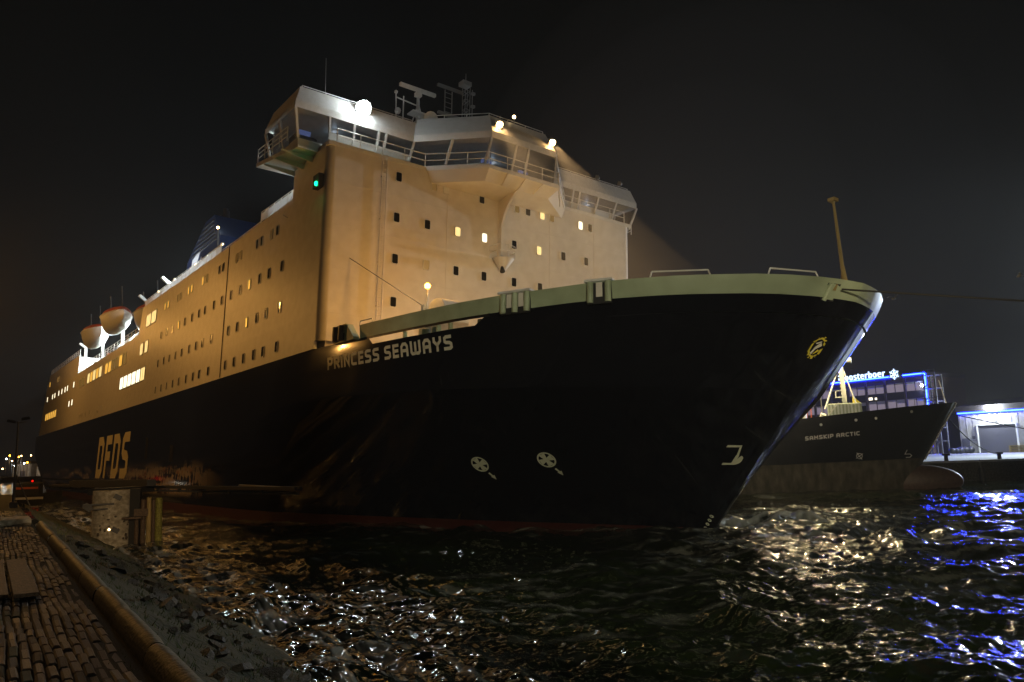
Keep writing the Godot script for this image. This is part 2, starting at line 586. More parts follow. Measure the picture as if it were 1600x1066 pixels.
	grain(mat("wet_soil", lin(0.055, 0.056, 0.02), 0.8), noise_tex(0.02, Color(0.45, 0.5, 0.35), Color(1, 1, 1), 51), 0.4, rough_bump, 5.0)
	grain(mat("stone", lin(0.13, 0.11, 0.085), 0.7), noise_tex(0.03, Color(0.5, 0.5, 0.45), Color(1, 1, 1), 53), 1.2, rough_bump, 2.0)
	grain(mat("coping", lin(0.17, 0.15, 0.105), 0.62), noise_tex(0.02, Color(0.5, 0.55, 0.4), Color(1, 1, 1), 55), 0.7, rough_bump, 1.2)
	for k in 5:
		var c: Vector3 = [Vector3(0.062, 0.047, 0.038), Vector3(0.082, 0.062, 0.048), Vector3(0.05, 0.041, 0.034), Vector3(0.066, 0.06, 0.052), Vector3(0.045, 0.052, 0.024)][k]
		grain(mat("brick_%d" % k, lin(c.x, c.y, c.z), 0.55 + 0.06 * k), fine, 2.0, rough_bump, 0.6, true)
	grain(mat("joint_sand", lin(0.02, 0.021, 0.012), 0.95), fine, 2.0, rough_bump, 1.0)
	grain(mat("wood", lin(0.13, 0.085, 0.05), 0.7), noise_tex(0.02, Color(0.55, 0.5, 0.45), Color(1, 1, 1), 61), 0.8, rough_bump, 0.8)
	mat("wood_pale", lin(0.26, 0.19, 0.07), 0.75)
	grain(mat("timber_green", lin(0.30, 0.30, 0.06), 0.8), noise_tex(0.02, Color(0.45, 0.42, 0.3), Color(1, 1, 1), 63), 0.8)
	mat("grass", lin(0.062, 0.078, 0.022), 0.8)
	mat("gull_white", lin(0.7, 0.7, 0.68), 0.8)
	mat("far_dark", lin(0.025, 0.025, 0.022), 0.9)

# ------------------------------------------------------------------ camera, sky, haze
func view() -> void:
	var cam := Camera3D.new()
	cam.name = "camera"
	cam.fov = 47.02
	cam.near = 0.1
	cam.far = 3000.0
	add_child(cam)
	cam.transform = Transform3D(Basis(Vector3.RIGHT, 0.1468) * Basis(Vector3.BACK, -0.0309), Vector3(0, 3.9973, 0))
	cam.current = true
	var sm := ProceduralSkyMaterial.new()
	sm.sky_top_color = lin(0.0016, 0.0017, 0.0015)
	sm.sky_horizon_color = lin(0.0050, 0.0056, 0.0062)
	sm.sky_curve = 0.14
	sm.ground_bottom_color = lin(0.002, 0.002, 0.002)
	sm.ground_horizon_color = lin(0.0050, 0.0056, 0.0062)
	sm.sun_angle_max = 1.0
	var sky := Sky.new()
	sky.sky_material = sm
	var env := Environment.new()
	env.background_mode = Environment.BG_SKY
	env.sky = sky
	env.tonemap_mode = Environment.TONE_MAPPER_LINEAR
	env.tonemap_exposure = 1.0
	env.sdfgi_enabled = true
	env.ssao_enabled = true
	env.ssil_enabled = true
	env.volumetric_fog_enabled = true
	env.volumetric_fog_density = 0.0
	env.fog_enabled = true
	env.fog_density = 0.00025
	env.fog_light_color = Color(0.8, 0.8, 0.8)
	var we := WorldEnvironment.new()
	we.name = "environment"
	we.environment = env
	add_child(we)

func _ready() -> void:
	rng.seed = 7
	view()
	make_materials()
	build_water()
	build_near_quay()
	build_far_quay()
	build_far_shore()
	build_ferry()
	build_cargo_ship()
	build_office()
	build_shed()
	build_apron_things()
	build_tug()
	build_dolphin()
	build_quay_lamps()
	build_mist()
	build_small_things()

# ------------------------------------------------------------------ ferry
func ship() -> Transform3D:
	return Transform3D(Basis(Vector3.UP, -0.9233) * Basis(Vector3.RIGHT, -0.0514), FERRY_AT)

var pane_meshes := {}

# window: frame with rounded-looking corners and a recessed pane; n is the way it faces
func window(parent: Node3D, p: Vector3, n: Vector3, w: float, h: float, pane: Material, mullions := 0, frame_mat: Material = null) -> MeshInstance3D:
	var key := "%.2f_%.2f_%d" % [w, h, mullions]
	if not pane_meshes.has(key):
		var f := MB.new()
		var t := clampf(w * 0.1, 0.03, 0.09)
		for s in [-1.0, 1.0]:
			f.box(Vector3(s * (w / 2 + t / 2), 0, 0.02), Vector3(t, h * 0.82, 0.06))
			f.box(Vector3(0, s * (h / 2 + t / 2), 0.02), Vector3(w * 0.8, t, 0.06))
			for q in [-1.0, 1.0]:
				f.box(Vector3(s * (w * 0.5 - w * 0.03), q * (h * 0.5 - h * 0.03), 0.02), Vector3(t * 1.1, maxf(w * 0.22, h * 0.16), 0.055), Basis(Vector3.BACK, s * q * 0.785))
		for k in mullions:
			f.box(Vector3(lerpf(-w / 2, w / 2, (k + 1.0) / (mullions + 1)), 0, 0.016), Vector3(t * 0.8, h, 0.04))
		pane_meshes[key] = [f.mesh(), MB.new().box(Vector3(0, 0, 0.004), Vector3(w, h, 0.02)).mesh()]
	var z := n.normalized()
	var x := Vector3.UP.cross(z).normalized()
	var o := put("window", pane_meshes[key][0], frame_mat if frame_mat else M.trim_white, parent, Transform3D(Basis(x, z.cross(x), z), p))
	put("pane", pane_meshes[key][1], pane, o)
	return o

func build_ferry() -> void:
	ferry = thing("ferry", "huge passenger ferry with dark hull and floodlit white upper decks leaving the harbour", "ferry", ship())
	var hb := func(x: float, y: float) -> float: return half_breadth(x, y)
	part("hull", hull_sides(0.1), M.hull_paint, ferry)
	part("boot_topping", hull_strip(-3.0, 0.1, 6), M.boot_red, ferry)
	# transom
	var tr := MB.new()
	var ys := [-3.0, 0.0, 1.5, 3.5, 6.5, 9.95]
	for i in ys.size() - 1:
		var a: float = ys[i]
		var b: float = ys[i + 1]
		var xa := interp(AFT, a)
		var xb := interp(AFT, b)
		tr.quad(Vector3(xa, a, half_breadth(xa, a)), Vector3(xb, b, half_breadth(xb, b)), Vector3(xb, b, -half_breadth(xb, b)), Vector3(xa, a, -half_breadth(xa, a)))
	part("transom", tr, M.strake_paint, ferry)
	# upper strake with the long mooring slot, then the pale bulwark
	for side in [1.0, -1.0]:
		var ps := []
		for j in 2:
			var row := []
			var y: float = 10.28 + 0.13 * j
			for i in 41:
				var x := lerpf(5.2, 15.0, i / 40.0)
				row.append(Vector3(x, y, side * (half_breadth(x, y) + 0.004)))
			ps.append(row)
		part("hull_strake", MB.new().grid(ps, Vector3(0, 8, 0)), M.strake_paint, ferry)
	var bw := MB.new()
	for side in [1.0, -1.0]:
		var outer := []
		var inner := []
		var topo := []
		for j in 3:
			var y := 10.42 + 0.39 * j
			var ro := []
			var ri := []
			for i in 71:
				var t := 1.0 - pow(1.0 - i / 70.0, 2.2)
				var x := lerpf(4.6, interp(XS, y), t)
				var z := half_breadth(x, y)
				ro.append(Vector3(x, y, side * z))
				ri.append(Vector3(minf(x, interp(XS, y) - 0.14), y, side * maxf(0.0, z - 0.14)))
			outer.append(ro)
			inner.append(ri)
		topo = [outer[2], inner[2]]
		bw.grid(outer, Vector3(8, 10.5, 0))
		bw.grid(inner, Vector3.INF)
		bw.grid(topo, Vector3(10, -50, 0))
	part("bulwark", bw, M.bulwark_paint, ferry)
	# plates between slot posts
	for x in [8.7, 11.4, 12.3]:
		part("slot_post", MB.new().box(Vector3(x, 10.13, half_breadth(x, 10.1) - 0.12), Vector3(0.14, 0.36, 0.2)), M.bulwark_paint, ferry)
	# fore deck
	var fd := MB.new()
	var l := []
	var r := []
	for i in 41:
		var t := 1.0 - pow(1.0 - i / 40.0, 2.0)
		var x := lerpf(-1.0, 27.2, t)
		var z := maxf(0.0, half_breadth(x, 9.9) - 0.1)
		l.append(Vector3(x, 9.7, z))
		r.append(Vector3(x, 9.7, -z))
	fd.grid([l, r], Vector3(10, 0, 0))
	part("fore_deck", fd, M.deck_green, ferry)
	# main deckhouse shell: rounded front corners, stepped roof line
	var prof := func(x0: float, y0: float, y1: float, x1: float) -> MB:
		var b := MB.new()
		var o: Array[Vector2] = []
		o.append(Vector2(x1, 13.8))
		for k in 9:
			var t := PI / 2 * k / 8
			o.append(Vector2(x0 - 0.55 + 0.55 * sin(t), 13.25 + 0.55 * cos(t)))
		for k in 9:
			var t := PI / 2 * k / 8
			o.append(Vector2(x0 - 0.55 + 0.55 * cos(t), -13.25 - 0.55 * sin(t)))
		o.append(Vector2(x1, -13.8))
		var rows := []
		for j in 2:
			var row := []
			for q in o:
				row.append(Vector3(q.x, y0 if j == 0 else y1, q.y))
			rows.append(row)
		for i in o.size() - 1:
			var k := b.v.size()
			var na := Vector3(0, 0, 1)
			var nb := Vector3(0, 0, 1)
			var norm := func(i2: int) -> Vector3:
				if i2 == 0: return Vector3(0, 0, 1)
				if i2 <= 9: return Vector3(sin(PI / 2 * (i2 - 1) / 8), 0, cos(PI / 2 * (i2 - 1) / 8))
				if i2 <= 18: return Vector3(cos(PI / 2 * (i2 - 10) / 8), 0, -sin(PI / 2 * (i2 - 10) / 8))
				return Vector3(0, 0, -1)
			na = norm.call(i)
			nb = norm.call(i + 1)
			b.v.append_array(PackedVector3Array([rows[0][i], rows[1][i], rows[1][i + 1], rows[0][i + 1]]))
			b.n.append_array(PackedVector3Array([na, na, nb, nb]))
			b.uv.append_array(PackedVector2Array([Vector2.ZERO, Vector2.ZERO, Vector2.ZERO, Vector2.ZERO]))
			var fn := (b.v[k + 2] - b.v[k]).cross(b.v[k + 1] - b.v[k])
			if fn.dot(na + nb) > 0:
				b.ix.append_array(PackedInt32Array([k, k + 1, k + 2, k, k + 2, k + 3]))
			else:
				b.ix.append_array(PackedInt32Array([k, k + 2, k + 1, k, k + 3, k + 2]))
		return b
	var sh: MB = prof.call(0.0, 10.9, 24.2, -5.85)
	sh.quad(Vector3(-5.85, 21.7, 13.8), Vector3(-5.85, 24.2, 13.8), Vector3(-5.85, 24.2, -13.8), Vector3(-5.85, 21.7, -13.8))
	sh.quad(Vector3(-5.85, 24.2, 13.8), Vector3(-0.1, 24.2, 13.8), Vector3(-0.1, 24.2, -13.8), Vector3(-5.85, 24.2, -13.8))
	part("deckhouse_front", sh, M.white_paint, ferry)
	# the front foot under the rounded corner
	part("deckhouse_foot", MB.new().box(Vector3(-1.6, 10.3, 0), Vector3(2.6, 1.3, 26.4)), M.white_paint, ferry)
	# side walls
	for s in [1.0, -1.0]:
		var m := Transform3D(Basis.IDENTITY, Vector3(0, 0, 13.6 if s > 0 else -13.8))
		var wall := MB.new().prism(PackedVector2Array([Vector2(-19.9, 10.424), Vector2(-0.62, 10.424), Vector2(-0.62, 10.95), Vector2(-5.853, 10.95), Vector2(-5.853, 21.85), Vector2(-19.9, 21.75)]), m, 0.2)
		part("side_wall", wall, M.white_paint, ferry)
		var wall2 := MB.new().prism(PackedVector2Array([Vector2(-141.3, 10.424), Vector2(-19.98, 10.424), Vector2(-19.98, 21.75), Vector2(-52.3, 22.0), Vector2(-53.2, 18.85), Vector2(-97.4, 18.85), Vector2(-97.6, 21.9), Vector2(-133.0, 22.1), Vector2(-136.0, 20.0)]), m, 0.2)
		part("side_wall", wall2, M.white_paint, ferry)
	# panels of deck and inner houses
	part("upper_deck", MB.new().box(Vector3(-29.1, 21.6, 0), Vector3(46.4, 0.16, 27.1)), M.deck_green, ferry)
	part("upper_deck", MB.new().box(Vector3(-75.5, 18.7, 0), Vector3(44.6, 0.16, 27.1)), M.deck_green, ferry)
	part("upper_deck", MB.new().box(Vector3(-116.0, 21.6, 0), Vector3(36.0, 0.16, 27.1)), M.deck_green, ferry)
	part("deck_end", MB.new().box(Vector3(-53.0, 20.2, 0), Vector3(0.2, 2.9, 27.0)), M.white_paint, ferry)
	part("deck_end", MB.new().box(Vector3(-97.8, 20.2, 0), Vector3(0.2, 2.9, 27.0)), M.white_paint, ferry)
	part("inner_house", MB.new().box(Vector3(-70.0, 20.6, 0), Vector3(32, 3.6, 20.5)), M.white_paint, ferry)
	part("inner_house", MB.new().box(Vector3(-68.0, 25.1, 0), Vector3(28, 5.4, 14)), M.white_paint, ferry)
	part("stern_wall", MB.new().quad_box(Vector3(-141.2, 10.424, 0), Vector3(-134.0, 22.0, 0), 26.9), M.white_paint, ferry)
	part("stern_deck", MB.new().box(Vector3(-144.5, 10.0, 0), Vector3(12.5, 0.12, 23.0)), M.deck_green, ferry)
	# expansion joint and weld seams
	part("expansion_joint", MB.new().path([Vector3(-19.93, 10.5, 13.79), Vector3(-19.95, 14.9, 13.79), Vector3(-19.93, 21.7, 13.79)], 0.07, 5), M.seam_dark, ferry)
	for y in [12.75, 15.7, 18.6, 21.5]:
		part("weld_seam", MB.new().box(Vector3(0.004, y, 0), Vector3(0.02, 0.035, 26.2)), M.seam_paint, ferry)
		part("weld_seam", MB.new().box(Vector3(-10.4, y - 0.02, 13.803), Vector3(18.6, 0.03, 0.008)), M.seam_paint, ferry)
	for z in [9.72, 4.6, -4.9, -9.6]:
		part("weld_seam", MB.new().box(Vector3(0.006, 17.6, z), Vector3(0.014, 12.6, 0.03)), M.seam_paint, ferry)
	ferry_windows()
	ferry_bridge()
	ferry_deck_gear()
	ferry_marks(hb)
	ferry_lights()
	ferry_boats()

func ferry_windows() -> void:
	var side := Vector3(0, 0, 1)
	var xs := [-42.3, -39.85, -37.6, -35.25, -33.0, -30.4, -28.1, -26.1, -23.4, -18.7, -16.45, -14.2, -11.9, -9.9, -7.2]
	for i in xs.size():
		window(ferry, Vector3(xs[i], 11.4, 13.81), side, 0.46, 0.74, M.dark_glass)
		window(ferry, Vector3(xs[i] + 0.15, 14.2, 13.81), side, 0.46, 0.74, M.window_gold if i == 11 else M.dark_glass)
	for x in [-41.9, -39.6, -37.3, -34.9, -32.6, -30.1, -27.8, -25.9, -23.2, -21.0, -18.5, -16.2, -14.0, -11.7, -9.7, -7.1]:
		window(ferry, Vector3(x, 17.2, 13.81), side, 0.46, 0.74, M.window_gold if x in [-34.9, -14.0] else M.dark_glass)
	for q in [[-41.2, 1], [-39.9, 1], [-36.2, 2], [-35.1, 2], [-32.1, 1], [-31.0, 1], [-27.3, 1], [-26.1, 2], [-22.4, 0], [-21.3, 0], [-17.7, 3], [-16.7, 3], [-12.8, 0], [-11.8, 0], [-9.7, 3], [-8.5, 0]]:
		window(ferry, Vector3(q[0], 20.18, 13.81), side, 0.44, 0.72, [M.dark_glass, M.window_gold, M.window_dim, M.curtain][q[1]])
	# large lounge and stairwell windows
	for x in [-48.6, -46.1]:
		window(ferry, Vector3(x, 19.9, 13.81), side, 2.1, 1.3, M.window_cream, 2)
	for x in [-50.9, -48.5]:
		window(ferry, Vector3(x, 16.85, 13.81), side, 1.4, 1.3, M.window_cream, 1)
	for k in 6:
		window(ferry, Vector3(-60.6 + k * 2.3, 13.8, 13.81), side, 2.0, 1.45, M.window_white if k < 5 else M.window_cream, 1)
	for k in 5:
		window(ferry, Vector3(-86.1 + k * 2.4, 16.95, 13.81), side, 1.9, 1.45, M.window_cream if k % 2 == 0 else M.window_gold, 1)
	for k in 6:
		window(ferry, Vector3(-72.0 + k * 2.35, 16.9, 13.81), side, 1.8, 1.4, M.window_dim if k in [2, 3, 5] else M.window_gold, 1)
	for x in [-93.7, -91.0]:
		window(ferry, Vector3(x, 16.9, 13.81), side, 1.9, 1.2, M.window_dim, 1)
	for q in [[-131.9, 20.2], [-133.3, 17.35], [-125.8, 17.3], [-122.7, 17.3], [-117.6, 17.3], [-113.7, 17.3], [-109.9, 17.3], [-107.2, 17.3], [-100.3, 17.3], [-103.4, 14.35], [-100.2, 14.35]]:
		window(ferry, Vector3(q[0], q[1], 13.81), side, 1.0, 0.95, M.window_gold if q[1] > 19.0 else M.window_white)
	for x in [-121.5, -119.5]:
		window(ferry, Vector3(x, 20.1, 13.81), side, 0.9, 0.95, M.window_dim)
	for k in 6:
		window(ferry, Vector3(-132.4 + k * 2.6, 13.75, 13.81), side, 1.9, 1.25, M.window_gold, 1)
	for x in [-91.5, -88.5, -85.6, -82.3, -75.6, -72.4]:
		window(ferry, Vector3(x, 11.55, 13.81), side, 0.4, 0.7, M.curtain)
	# front
	var fw := Vector3(1, 0, 0)
	var rows := [
		[22.91, [[8.6, 0], [5.77, 4], [1.65, 0], [-1.62, 1], [-2.68, 0], [-4.11, 5], [-5.08, 1], [-8.1, 3], [-9.14, 0]]],
		[19.98, [[8.66, 0], [6.23, 0], [3.7, 6], [1.36, 3], [-1.38, 0], [-3.8, 6], [-6.25, 0], [-8.69, 0]]],
		[17.06, [[8.67, 0], [6.22, 4], [3.78, 0], [1.36, 0], [-1.39, 0], [-3.9, 0]]],
		[14.07, [[8.68, 0]]]]
	for rw in rows:
		for q in rw[1]:
			window(ferry, Vector3(0.012, rw[0], q[0]), fw, 0.44, 0.66, [M.dark_glass, M.window_dim, M.dark_glass, M.window_white, M.curtain, M.window_cream, M.window_cream][q[1]])
	part("wall_hatch", MB.new().box(Vector3(0.02, 22.9, 4.76), Vector3(0.05, 0.62, 0.5)), M.trim_white, ferry)

func ferry_bridge() -> void:
	var head := [Vector2(-6.6, 15.78), Vector2(-1.07, 15.78), Vector2(-1.07, 6.9), Vector2(3.08, 2.95), Vector2(3.08, -2.95), Vector2(-1.07, -6.9), Vector2(-1.07, -15.78), Vector2(-6.6, -15.78)]
	var sill := [Vector2(-6.6, 15.3), Vector2(-1.6, 15.3), Vector2(-1.6, 7.1), Vector2(2.55, 3.15), Vector2(2.55, -3.15), Vector2(-1.6, -7.1), Vector2(-1.6, -15.3), Vector2(-6.6, -15.3)]
	var roof := [Vector2(-6.4, 15.39), Vector2(-1.46, 15.39), Vector2(-1.46, 6.6), Vector2(2.2, 2.6), Vector2(2.2, -2.6), Vector2(-1.46, -6.6), Vector2(-1.46, -15.39), Vector2(-6.4, -15.39)]
	var base := [Vector2(-6.6, 15.2), Vector2(-1.75, 15.2), Vector2(-1.75, 7.2), Vector2(2.4, 3.2), Vector2(2.4, -3.2), Vector2(-1.75, -7.2), Vector2(-1.75, -15.2), Vector2(-6.6, -15.2)]
	var lv := func(q: Vector2, y: float) -> Vector3: return Vector3(q.x, y, q.y)
	# window splits along each facet, as fractions with a pillar at each
	var cuts := {0: [0.0, 0.5, 1.0], 1: [0.0, 0.27, 0.475, 0.685, 0.75, 1.0], 2: [0.0, 0.5, 1.0], 3: [0.0, 0.37, 0.56, 1.0], 4: [0.0, 0.5, 1.0], 5: [0.0, 0.16, 0.24, 0.48, 0.72, 1.0], 6: [0.0, 0.5, 1.0]}
	for f in 7:
		var a0: Vector2 = sill[f]
		var a1: Vector2 = sill[f + 1]
		var h0: Vector2 = head[f]
		var h1: Vector2 = head[f + 1]
		var ysill := 24.55 if f in [2, 3, 4, 0, 6] else 25.35
		var ysl := 24.5 if f in [1, 5] else ysill
		var low := MB.new()
		low.quad(lv.call(base[f], 24.05), lv.call(a0, ysl), lv.call(a1, ysl), lv.call(base[f + 1], 24.05))
		low.quad(lv.call(base[f + 1], 24.05), lv.call(a1, ysl), lv.call(a0, ysl), lv.call(base[f], 24.05))
		part("bridge_sill", low, M.trim_white, ferry)
		var fas := MB.new()
		var ry := 28.05 if f in [0, 1, 5, 6] else 28.45
		fas.quad(lv.call(h0, 26.35), lv.call(h0, 26.85), lv.call(h1, 26.85), lv.call(h1, 26.35))
		var r0 := ry
		var r1 := ry
		if f == 2: r0 = 28.05
		if f == 4: r1 = 28.05
		fas.quad(lv.call(h0, 26.85), lv.call(roof[f], r0), lv.call(roof[f + 1], r1), lv.call(h1, 26.85))
		var il := Vector2(0.2, 0)
		fas.quad(lv.call(h1 - il, 26.35), lv.call(h1 - il, 26.85), lv.call(h0 - il, 26.85), lv.call(h0 - il, 26.35))
		fas.quad(lv.call(h0 - il, 26.35), lv.call(h0, 26.35), lv.call(h1, 26.35), lv.call(h1 - il, 26.35))
		part("bridge_fascia", fas, M.trim_white, ferry)
		for k in cuts[f].size():
			var t: float = cuts[f][k]
			var p0: Vector3 = lv.call(a0.lerp(a1, t), ysl)
			var p1: Vector3 = lv.call(h0.lerp(h1, t), 26.4)
			part("window_pillar", MB.new().beam(p0, p1, 0.16, 0.16, Vector3(1, 0, 0.01)), M.trim_white, ferry)
			if k < cuts[f].size() - 1:
				var t2: float = cuts[f][k + 1]
				var g := MB.new()
				var yb := ysl
				if f in [1, 5] and not (f == 1 and k == 0) and not (f == 5 and k == cuts[f].size() - 2):
					# low white dado below the shallow windows of the wings
					var tm := 0.48
					var q0: Vector3 = (lv.call(a0.lerp(a1, t), ysl) as Vector3).lerp(lv.call(h0.lerp(h1, t), 26.4), tm)
					var q1: Vector3 = (lv.call(a0.lerp(a1, t2), ysl) as Vector3).lerp(lv.call(h0.lerp(h1, t2), 26.4), tm)
					var d := MB.new()
					d.quad(lv.call(a0.lerp(a1, t), ysl), q0, q1, lv.call(a0.lerp(a1, t2), ysl))
					part("bridge_dado", d, M.trim_white, ferry)
					g.quad(q0, lv.call(h0.lerp(h1, t), 26.4), lv.call(h0.lerp(h1, t2), 26.4), q1)
				else:
					g.quad(lv.call(a0.lerp(a1, t), yb), lv.call(h0.lerp(h1, t), 26.4), lv.call(h0.lerp(h1, t2), 26.4), lv.call(a0.lerp(a1, t2), yb))
				part("bridge_pane", g, M.clear_glass, ferry)
	# roof, floor, soffits, back wall
	var poly := PackedVector2Array()
	for q in roof:
		poly.append(Vector2(q.x, -q.y))
	var rf := MB.new().prism(poly, Transform3D(Basis(Vector3.RIGHT, -PI / 2), Vector3(0, 27.93, 0)), 0.1)
	part("bridge_roof", rf, M.trim_white, ferry)
	var cpoly := PackedVector2Array([Vector2(-6.2, -6.4), Vector2(-1.6, -6.4), Vector2(2.1, -2.6), Vector2(2.1, 2.6), Vector2(-1.6, 6.4), Vector2(-6.2, 6.4)])
	part("bridge_roof", MB.new().prism(cpoly, Transform3D(Basis(Vector3.RIGHT, -PI / 2), Vector3(0, 28.031, 0)), 0.41), M.trim_white, ferry)
	var ceil := PackedVector2Array()
	for q in head:
		ceil.append(Vector2(q.x - 0.05, -q.y * 0.995))
	part("bridge_ceiling", MB.new().prism(ceil, Transform3D(Basis(Vector3.RIGHT, -PI / 2), Vector3(0, 26.6, 0)), 0.06), M.trim_white, ferry)
	var floor_poly := PackedVector2Array([Vector2(-6.9, -16.2), Vector2(-1.75, -15.2), Vector2(-1.75, -13.8), Vector2(0.02, -13.8), Vector2(0.02, -6.45), Vector2(3.2, -3.24), Vector2(3.2, 3.24), Vector2(0.02, 6.45), Vector2(0.02, 13.8), Vector2(-1.75, 13.8), Vector2(-1.75, 15.2), Vector2(-6.9, 16.2)])
	part("bridge_deck", MB.new().prism(floor_poly, Transform3D(Basis(Vector3.RIGHT, -PI / 2), Vector3(0, 23.92, 0)), 0.284), M.trim_white, ferry)
	part("bridge_back_wall", MB.new().box(Vector3(-6.3, 25.5, 0), Vector3(0.15, 2.7, 30.6)), M.trim_white, ferry)
	# hung apron under the bridge front, leaning back to the wall, and the fin that carries it
	var ap := MB.new()
	var e := [Vector3(0.02, 24.0, 6.45), Vector3(3.2, 23.95, 3.24), Vector3(3.2, 23.95, -3.24), Vector3(0.02, 24.0, -6.45)]
	var w := [Vector3(0.02, 23.1, 6.1), Vector3(2.2, 23.35, 2.9), Vector3(2.2, 23.35, -2.9), Vector3(0.02, 23.1, -6.1)]
	for k in 3:
		ap.quad(w[k], e[k], e[k + 1], w[k + 1])
	ap.quad(w[0], w[1], w[2], w[3])
	part("bridge_apron", ap, M.white_paint, ferry)
	for k in [0.25, 0.5, 0.75]:
		part("apron_bracket", MB.new().beam((e[1] as Vector3).lerp(e[2], k) + Vector3(0.02, 0, 0), (w[1] as Vector3).lerp(w[2], k) + Vector3(0.02, 0, 0), 0.05, 0.12), M.white_paint, ferry)
	var fin := PackedVector2Array([Vector2(0, 18.6), Vector2(0.35, 18.9), Vector2(0.4, 21.2), Vector2(0.75, 22.0), Vector2(1.3, 22.7), Vector2(2.0, 23.2), Vector2(2.6, 23.4), Vector2(0, 23.4)])
	part("bridge_fin", MB.new().prism(fin, Transform3D(Basis.IDENTITY, Vector3(0, 0, -0.1)), 0.2), M.white_paint, ferry)
	# little look-out balcony low on the fin
	var bal := MB.new()
	bal.tube(Vector3(0.45, 17.6, 0), Vector3(0.5, 18.5, 0), 0.18, 0.85, 14)
	part("lookout_balcony", bal, M.white_paint, ferry)
	railing(ferry, [Vector3(0.05, 18.5, 0.85), Vector3(1.0, 18.5, 0.75), Vector3(1.25, 18.5, 0), Vector3(1.0, 18.5, -0.75), Vector3(0.05, 18.5, -0.85)], 0.95, 2, 0.8, M.trim_white, 0.022)
	part("bell", MB.new().tube(Vector3(0.9, 17.75, 0.35), Vector3(1.1, 17.35, 0.45), 0.1, 0.2, 10), M.black_steel, ferry)
	# rails round the bridge front
	railing(ferry, [Vector3(-0.08, 24.2, 13.2), Vector3(-0.08, 24.2, 6.5), Vector3(3.1, 24.2, 3.2), Vector3(3.1, 24.2, -3.2), Vector3(-0.08, 24.2, -6.5), Vector3(-0.08, 24.2, -13.2)], 0.98, 2, 1.52, M.trim_white, 0.03)
	for s in [1.0, -1.0]:
		railing(ferry, [Vector3(-1.9, 24.2, s * 15.9), Vector3(-6.8, 24.2, s * 16.15)], 1.0, 3, 1.4, M.trim_white, 0.03)
		railing(ferry, [Vector3(-6.3, 28.04, s * 15.2), Vector3(-1.6, 28.04, s * 15.2), Vector3(-1.6, 28.04, s * 6.8)], 0.18, 1, 1.6, M.trim_white, 0.03)
		var wb := MB.new()
		for x in [-2.6, -4.2, -5.8]:
			wb.prism(PackedVector2Array([Vector2(13.8, 23.5), Vector2(16.0, 23.8), Vector2(16.0, 23.9), Vector2(13.8, 23.9)]), Transform3D(Basis(Vector3(0, 0, s), Vector3.UP, Vector3(-s, 0, 0)), Vector3(x, 0, 0)), 0.1)
		part("wing_bracket", wb, M.white_paint, ferry)
	railing(ferry, [Vector3(-1.4, 28.46, 6.1), Vector3(2.0, 28.46, 2.5), Vector3(2.0, 28.46, -2.5), Vector3(-1.4, 28.46, -6.1)], 0.25, 1, 1.5, M.trim_white, 0.03)
	# ladder tower at the port end of the bridge front
	var lt := MB.new()
	for q in [Vector2(3.1, -3.3), Vector2(2.4, -3.9)]:
		lt.tube(Vector3(q.x, 22.9, q.y), Vector3(q.x - 0.4, 26.9, q.y), 0.05, 0.05, 6)
	for k in 9:
		lt.tube(Vector3(3.1 - k * 0.045, 23.0 + k * 0.45, -3.3), Vector3(2.4 - k * 0.045, 23.0 + k * 0.45 + (0.4 if k % 2 else 0.0), -3.9), 0.03, 0.03, 5)
	part("ladder_frame", lt, M.trim_white, ferry)
	# consoles seen through the glass
	for q in [[-3.0, 14.4], [-3.2, 11.5], [0.6, 1.8], [0.6, -1.6], [-3.2, -12.0]]:
		var cns := part("bridge_console", MB.new().chbox(Vector3(q[0], 24.75, q[1]), Vector3(0.9, 1.05, 1.6), 0.15), M.fitting, ferry)
		part("console_screen", MB.new().box(Vector3(q[0] + 0.1, 25.5, q[1]), Vector3(0.08, 0.42, 0.9), Basis(Vector3.BACK, -0.3)), M.screen_blue, cns)
	# vertical ladder on the front wall
	var vl := MB.new()
	vl.tube(Vector3(0.16, 12.6, 9.94), Vector3(0.16, 24.2, 9.94), 0.03, 0.03, 5)
	vl.tube(Vector3(0.16, 12.6, 9.58), Vector3(0.16, 24.2, 9.58), 0.03, 0.03, 5)
	for k in 38:
		vl.tube(Vector3(0.16, 12.7 + k * 0.3, 9.58), Vector3(0.16, 12.7 + k * 0.3, 9.94), 0.016, 0.016, 4, false)
	for k in 4:
		vl.box(Vector3(0.08, 13.6 + k * 3.0, 9.94), Vector3(0.16, 0.05, 0.05))
	part("wall_ladder", vl, M.white_paint, ferry)

